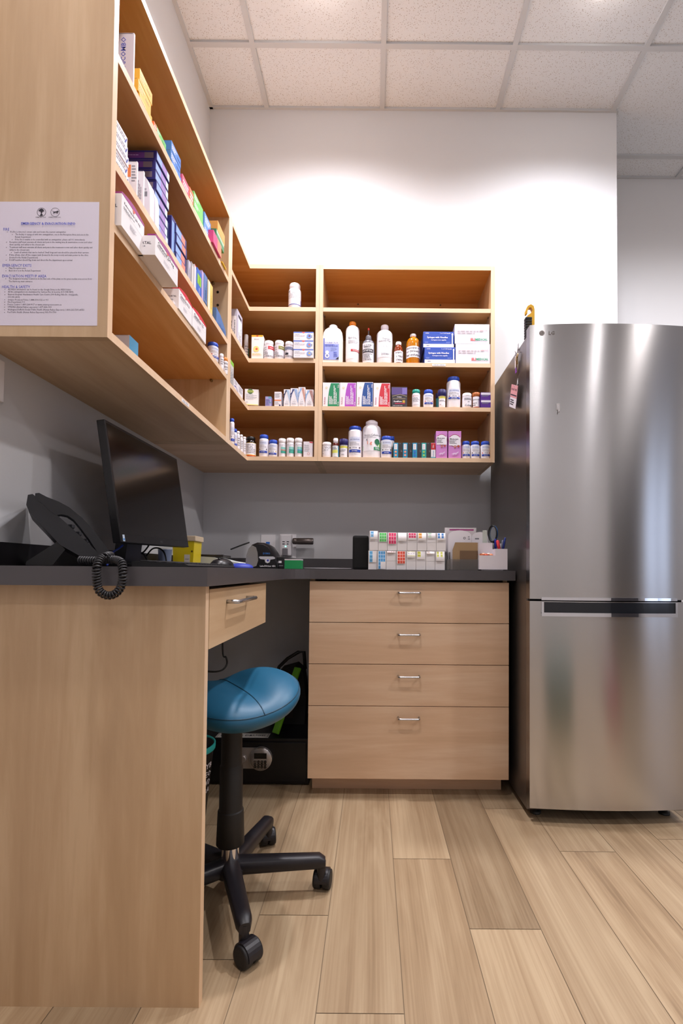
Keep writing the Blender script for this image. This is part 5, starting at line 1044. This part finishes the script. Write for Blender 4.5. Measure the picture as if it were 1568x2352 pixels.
LBt('large white stock bottle with a blue cap by the side divider', 522, 533.5, 961, K1, .85, .12, BLUECAP, name='stock_bottle', sh=.1, lz=(.1, .7), els=apo('500 mg', DB), X=XSF-.012)
LBt('medium white bottle with a blue cap, next to the large one', 530.5, 538.5, 985, K1, .85, .18, BLUECAP, sh=.1, lz=(.08, .7), els=apo('100 mg', RED), X=XSF-.012)
LBt('plain white bottle, first behind the blue-capped pair', 537.5, 545.5, 990, K1, .8, .14, 'F5F1F4', sh=.14, els=[('l', GREY, -.4, .4, .2, .9, 4)], X=XSF-.012)
LBt('plain white bottle, second behind the blue-capped pair', 545, 552.5, 998, K1, .8, .14, 'F5F1F4', sh=.14, els=[('l', GREY, -.4, .4, .2, .9, 5)], X=XSF-.012)
LBt('plain white bottle nearest the dark brown jar', 552, 560.5, 1003, K1, .85, .12, 'F5F1F4', sh=.1, els=[('l', LG_, -.4, .4, .2, .9, 4)], X=XSF-.012)
mb = MB(); mb.box(-.014, .014, 0, .04, 0, .062, M('9EA6A0', .2, 0, Transmission_Weight=.3), .004); o = mb.build('clear_bag', loc=(at(565, 1003, Y=2.36)[0], 2.36, K1)); tagit(o, 'small crumpled clear bag behind the dark brown jar', 'bag')
# long unit, top shelf (A)
A, B_, C_, D_ = LZ[3], LZ[2], LZ[1], LZ[0]
LC('parasite_carton', 'tall white carton lettered along its side at the near end', 308, 311, 75, A, .085, 'DCD6E2', left=[('v', M('6A70C8', .5), 'NexGardCOMBO', .2, .5, .85), ('r', M('4FA35A', .5), -.5, -.1, .5, .85), ('r', M('D8A070', .5), -.5, -.2, .18, .42)])
def stack(name, lab, u0, u1, v, z, d, col, n, els=(), left=(), X=XSF-.008, group=None, names=('bottom', 'second', 'third', 'fourth', 'fifth', 'sixth', 'seventh'), lefts=None):
    p0 = at(u0, v, X=X); y0, y1 = p0[1], at(u1, v, X=X)[1]; hh = (p0[2]-z)/n; rnd = random.Random(int(u0)); first = None
    for j in range(n):
        nm = 'top' if j == n-1 else 'bottom' if j == 0 else ('middle' if n == 3 else names[j]+' up')
        lb_ = '%s, %s of its stack' % (lab, nm)
        if first is None:
            first = carton(name, lb_, 'box', (X, (y0+y1)/2, z), y1-y0-.001, d, hh-.0006, col, els, left=left, rz=HP, group=group); o = first
        else:
            o = first.copy(); COL.objects.link(o); o['label'] = lb_
        o.location = (X-.001-rnd.uniform(0, .004)*(j > 0), (y0+y1)/2+rnd.uniform(-.003, .003), z+hh*j)
    return z+hh*n
stack('yellow_carton', 'flat golden yellow carton', 322, 352, 153, A, .09, 'E9AE2A', 3, [('t', INK, 'NexGard', .2, .5, .3), ('l', M('F5E7A8', .5), -.45, 0, .2, .8, 3)], group='stack of golden yellow cartons')
LC('orange_carton', 'small flat orange carton between the yellow and green ones', 353.5, 361, 277, A, .05, 'E8703A', [('l', WH, -.4, .4, .3, .8, 2)])
stack('green_carton', 'flat light green carton near the yellow stack', 361.5, 386, 285, A, .06, '6CC35E', 2, [('t', INK, 'Chew', .2, .5, .25), ('l', WH, -.45, -.05, .2, .8, 3)], group='pair of light green cartons')
stack('blue_carton', 'flat bright blue carton', 396, 418.5, 322, A, .035, '4C82D0', 3, [('l', WH, -.45, .1, .2, .8, 3), ('l', M('2A4A9A', .5), .1, .45, .3, .6, 1)], group='stack of bright blue cartons')
LC('pink_carton', 'flat coral pink carton beyond the blue stack', 419, 435, 398, A, .05, 'E8607A', [('l', WH, -.4, .4, .2, .8, 3)])
LC('coral_carton', 'flat orange carton beside the coral pink one', 435.5, 445, 428, A, .05, 'EE7A50', [('l', WH, -.4, .4, .2, .8, 3)])
stack('green_carton', 'flat fresh green carton at the middle of the top shelf', 448, 469.5, 438, A, .05, '74CC66', 3, [('l', WH, -.45, .1, .2, .8, 3)], group='stack of fresh green cartons')
stack('blue_carton', 'flat sky blue carton beyond the fresh green stack', 470, 485, 484, A, .05, '5C90DC', 2, [('l', WH, -.4, .4, .2, .8, 3)], group='pair of sky blue cartons')
LC('pink_carton', 'deep pink carton at the far end of the top shelf', 490, 509, 527, A, .08, 'D8407A', [('r', M('E88A6A', .5), 0, .5, 0, 1)], X=-.572)
LC('yellow_carton', 'small yellow carton at the far shelf end beside the divider', 511, 520, 600, A, .05, 'EDC21E', X=-.574)
zt1 = at(490, 527, X=-.572)[2]
LC('green_booklet_box', 'dark green carton lying under the orange box', 497, 515, 530, A, .07, '3F8A5A', [('r', M('A8C8A8', .5), -.5, .5, .6, .95)], X=-.575, dz=zt1-A, h=.034)
LC('orange_carton', 'orange tan carton on top of the far end pile', 500, 517, 502, A, .08, 'EBA24C', X=-.575, dz=zt1-A+.0345, h=.038)
# shelf B
stack('white_carton', 'flat white carton at the near shelf end', 266, 300, 262, B_, .12, 'EFEBF2', 5, [('l', GREY, -.4, .4, .3, .8, 2), ('p', M('3A4AA8', .5), [(.3, .2), (.42, .8), (.46, .75), (.36, .2)])], group='stack of flat white cartons')
LC('white_orange_carton', 'thin upright white carton with an orange panel facing out', 315, 318, 370, B_, .06, 'F2EDF0', left=[('r', M('F0894A', .5), -.1, .25, .55, .9), ('l', GREY, .28, .48, .4, .9, 6), ('l', M('F0894A', .5), -.4, .1, .1, .4, 3)], X=XSF-.002)
LC('white_magenta_carton', 'thin upright white carton with magenta lettering', 330, 333, 392, B_, .045, 'F2EDF4', left=[('v', M('B02A6A', .5), 'PRACOX', -.1, .6, .5, .3), ('u', GREY, .1, .4, .2, .8, 4)], X=XSF-.002)
for (u, v), nm in (((346, 404), 'taller white paper pouch leaning on the second shelf'), ((358, 425), 'shorter white paper pouch in front of the navy boxes')):
    p = at(u, v, X=XSF-.002); mb = MB(); hh = p[2]-B_
    mb.prism([(-.05, 0), (0, 0), (-.001, hh*.6), (-.008, hh*.9), (-.016, hh), (-.036, hh*.99), (-.046, hh*.7)], -.012, .012, M('F1EDF5', .7)); paint(mb, lambda x, z, e: (x, -.012-e, z), [('r', GREY, -.022, -.008, hh*.5, hh*.62), ('r', LG_, -.022, -.01, hh*.65, hh*.7)], 1, 1)
    o = mb.build('paper_pouch', loc=(XSF-.002, p[1]+.012, B_)); tagit(o, nm, 'pouch', 'white paper pouches')
stack('navy_carton', 'flat navy carton with a purple end panel', 361, 391, 345, B_, .11, '2A2272', 8, [('r', M('9CB4EA', .5), -.48, .3, .12, .85), ('r', M('A98ACB', .5), -.1, .3, .12, .85), ('r', M('D6E8F4', .5), .3, .48, .12, .85)], left=[('r', M('6A3A8A', .5), -.25, .2, .2, .8), ('r', M('7A6A78', .5), .2, .42, .2, .8), ('l', M('A98ACB', .5), -.2, .15, .4, .6, 1), ('t', LG_, 'Card', -.38, .5, .12)], group='tall stack of navy cartons', X=XSF-.004)
stack('navy_carton', 'shorter navy carton with a red and yellow end panel', 407, 432, 512, B_, .045, '241E6E', 4, [('r', M('8FB0EA', .5), -.48, 0, .12, .85), ('r', M('E88A78', .5), 0, .35, .12, .85)], left=[('r', M('E0402A', .5), -.4, 0, .2, .85), ('r', M('8A9A7A', .5), .05, .4, .2, .85)], group='short stack of navy cartons', X=XSF-.004)
LC('navy_carton', 'small navy carton wedged between the two navy stacks', 394, 405, 493, B_, .04, '2A2278', [('r', M('8FB0EA', .5), -.4, .4, .1, .9)], left=[('r', M('6A7AB0', .5), -.3, .3, .2, .8)], X=XSF-.012)
LC('grey_carton', 'thin upright lavender grey carton', 433, 438.5, 596, B_, .05, 'C4BFD0', X=XSF-.006, els=[('u', GREY, -.3, .3, .2, .8, 2)])
LC('clear_case', 'thin upright clear plastic case', 439.5, 446, 600, B_, .05, 'A9A3A3', X=XSF-.01, els=[('r', M('D9D3D3', .5), -.3, .3, .1, .9)])
LC('white_tube_box', 'narrow upright white carton with a red edge', 447, 452, 606, B_, .045, 'EFE8EC', X=XSF-.008, els=[('r', RED, -.5, .5, .96, 1)])
LC('blue_pouch', 'upright blue pouch with a lime green note stuck on it', 453, 463.5, 613, B_, .04, '3468C8', [('r', M('8FCB3A', .5), -.45, .4, .42, .8), ('v', INK, 'Berberine', 0, .62, .3, .4), ('v', WH, 'omega', 0, .2, .25, .3)], X=XSF-.004, left=[('r', M('9BB0E6', .5), -.4, .45, .1, .9)])
LC('lavender_carton', 'thin upright lavender carton beside the blue pouch', 464, 468, 620, B_, .045, 'BFAAD6', X=XSF-.006)
LC('slate_pouch', 'upright slate blue pouch with a dark foot', 469, 477, 626, B_, .045, '6484B8', [('r', M('2A3A5A', .5), -.5, .5, 0, .12), ('u', M('3A5A8A', .5), -.3, .3, .2, .9, 3)], X=XSF-.004)
LC('yellow_carton', 'upright pale yellow carton on the second shelf', 478, 489, 641, B_, .05, 'F0CF78', [('r', M('F6E6D0', .5), -.5, -.1, 0, 1), ('u', M('C8A03A', .5), .1, .3, .2, .8, 2), ('r', M('C89A1E', .5), -.5, .5, 0, .06)], X=XSF-.004)
p = at(497, 706, X=XSF-.006); p1 = at(520, 706, X=XSF-.006)
mb = MB(); L2 = (p1[1]-p[1])/2; h_ = p[2]-B_; mb.prism([(-L2, 0), (L2, 0), (L2, h_*.45), (-L2*.2, h_*.92), (-L2, h_)], 0, .045, M('5478B0', .55)); paint(mb, front(), [('u', M('3A5A90', .5), -L2*.8, L2*.7, .004, h_*.45, 6)], 1, 1)
o = mb.build('blue_packet', loc=(XSF-.006, (p[1]+p1[1])/2, B_), rz=HP); tagit(o, 'slumped slate blue packet at the far end of the second shelf', 'packet')
# shelf C
def lidbox(u0, u1, v, X, d, lidc, label, group, txt, h=None):
    p0 = at(u0, v, X=X); y0, y1 = p0[1], at(u1, v, X=X)[1]; hh = h or (p0[2]-C_); w_ = y1-y0; lm = M(lidc, .45)
    mb = MB(); mb.box(-w_/2, w_/2, 0, d, 0, hh, M('EEEAEC', .5), .0006)
    paint(mb, front(), [('t', INK, txt, -.05, .8, .7), ('l', GREY, -.42, .1, .6, .7, 2), ('r', GREY, -.42, .4, .55, .556), ('l', LG_, -.15, .15, .25, .42, 4), ('p', M('E8604A', .5), [(-.06, 1), (.06, 1), (0, .88)])], w_, hh)
    paint(mb, lside(w_, d), [('t', INK, 'ZYCORTAL', .15, .62, .5), ('l', GREY, -.2, .4, .4, .5, 1), ('l', LG_, -.2, .4, .2, .3, 1)], d, hh)
    root = mb.build('tablet_carton', loc=(X, (y0+y1)/2, C_), rz=HP); tagit(root, label, 'box', group)
    mb = MB(); n = 10; pr = [(-w_/2, hh+.0002)]+[(-w_/2+w_*k/n, hh+.004+.008*math.sin(math.pi*k/n)) for k in range(n+1)]+[(w_/2, hh+.0002)]
    mb.prism(pr, -.0003, .02, lm); mb.build('flap_lid', root)
lidbox(280, 333, 444, -.5685, .1, 'A03A86', 'large white tablet carton with a purple flap, nearer of the purple pair', 'large white cartons with coloured flaps', 'Ketoconazole 200 mg')
lidbox(357, 410, 541, -.538, .1, 'A03A86', 'large white tablet carton with a purple flap, farther of the purple pair', 'large white cartons with coloured flaps', 'Clavamox 250 mg')
LC('white_carton', 'small plain white carton between the purple and red flapped ones', 398, 408, 690, C_, .06, 'EFEBF0', [('r', GREY, -.3, .1, .3, .6)], X=XSF-.006)
lidbox(411, 441.5, 663, XSF+.004, .07, 'D83048', 'white tablet carton with a red flap, nearer of the red pair', 'white cartons with red flaps', 'Clavamox 62.5')
lidbox(442.5, 474, 708, XSF+.006, .07, 'D83048', 'white tablet carton with a red flap and barcode, farther of the red pair', 'white cartons with red flaps', 'Clavamox 125')
LBt('fat white pill bottle with a blue cap beside the red flapped cartons', 474, 499, 786, C_, .93, .2, BLUECAP, sh=.06, X=XSF-.004, lz=(.08, .76), els=apo('20 mg', RED))
LBt('small plain white pill bottle behind the fat blue-capped one', 497, 508, 812, C_, .85, .25, 'F4F0F4', sh=.1, X=XSF-.003, els=[('l', GREY, -.4, .4, .3, .9, 3)])
LBt('white vial with an orange cap and bold handwriting', 506, 517.5, 821, C_, .95, .22, 'DD8A3A', name='pill_vial', sh=.05, X=XSF+.001, els=[('t', INK, 'BEN', 0, .8, .9, .2), ('t', INK, 'asic', 0, .5, .9, .2), ('t', INK, 'AY', 0, .25, .6, .2)])
# bottom shelf
LC('blue_and_white_carton', 'blue and white carton alone on the lowest side shelf', 297, 318, 769, D_, .1, 'DDD9E2', [('r', M('4F9CC8', .5), -.5, .5, 0, 1), ('p', WH, [(-.2, .0), (0, .25), (.1, .18), (.2, .3), (.35, 0)])], X=XSF-.035)
# ================================================================== OUT IN THE ROOM (seen mirrored in the steel doors)
mb = MB(); mb.box(2.62, 3.42, YB, YB+.045, 0, 2.4, M('2A2930', .5)); struct(mb.build('door_1'))

gb = empty('waste_bin', (.92, .62, 0)); tagit(gb, 'green plastic bin standing out in the room, mirrored in the freezer door', 'bin')
mb = MB(); mb.lathe([(.11, .002), (.115, 0), (.14, .33), (.146, .335), (.146, .345), (.138, .345), (.112, .012)], M('2F6B52', .5), n=36, cap=False); mb.lathe([(.112, .012), (.001, .012)], M('2F6B52', .5), n=36, cap=False); mb.build('tub', gb)
mb = MB(); mb.lathe([(.148, .345), (.15, .36), (.12, .385), (.02, .395)], M('2A5E49', .5), n=36); mb.build('lid', gb)
rj = empty('plastic_jug', (1.49, .5, 0)); tagit(rj, 'red plastic jug with a white cap on the floor, mirrored in the freezer door', 'jug')
mb = MB(); mb.lathe([(.07, 0), (.08, .008), (.082, .15), (.07, .2), (.035, .24), (.03, .26)], M('A8222E', .4), n=32); mb.tube([(.03, 0, .25), (.075, 0, .25), (.105, 0, .2), (.1, 0, .13), (.078, 0, .1)], .011, M('A8222E', .4), 10); mb.build('jug_body', rj)
mb = MB(); mb.lathe([(.034, .255), (.034, .285), (.03, .288)], M('E6E2EA', .4), n=24); mb.build('cap', rj)

# everything that stands on something rests a hair above it
for o in list(COL.objects):
    if o.parent is None and o.get('label') and o['category'] not in ('shelf', 'countertop', 'panel', 'cabinet', 'refrigerator', 'ceiling light', 'drawer', 'notice', 'label', 'socket', 'charger', 'plug', 'hook', 'keys', 'light switch'):
        o.location.z += .0005
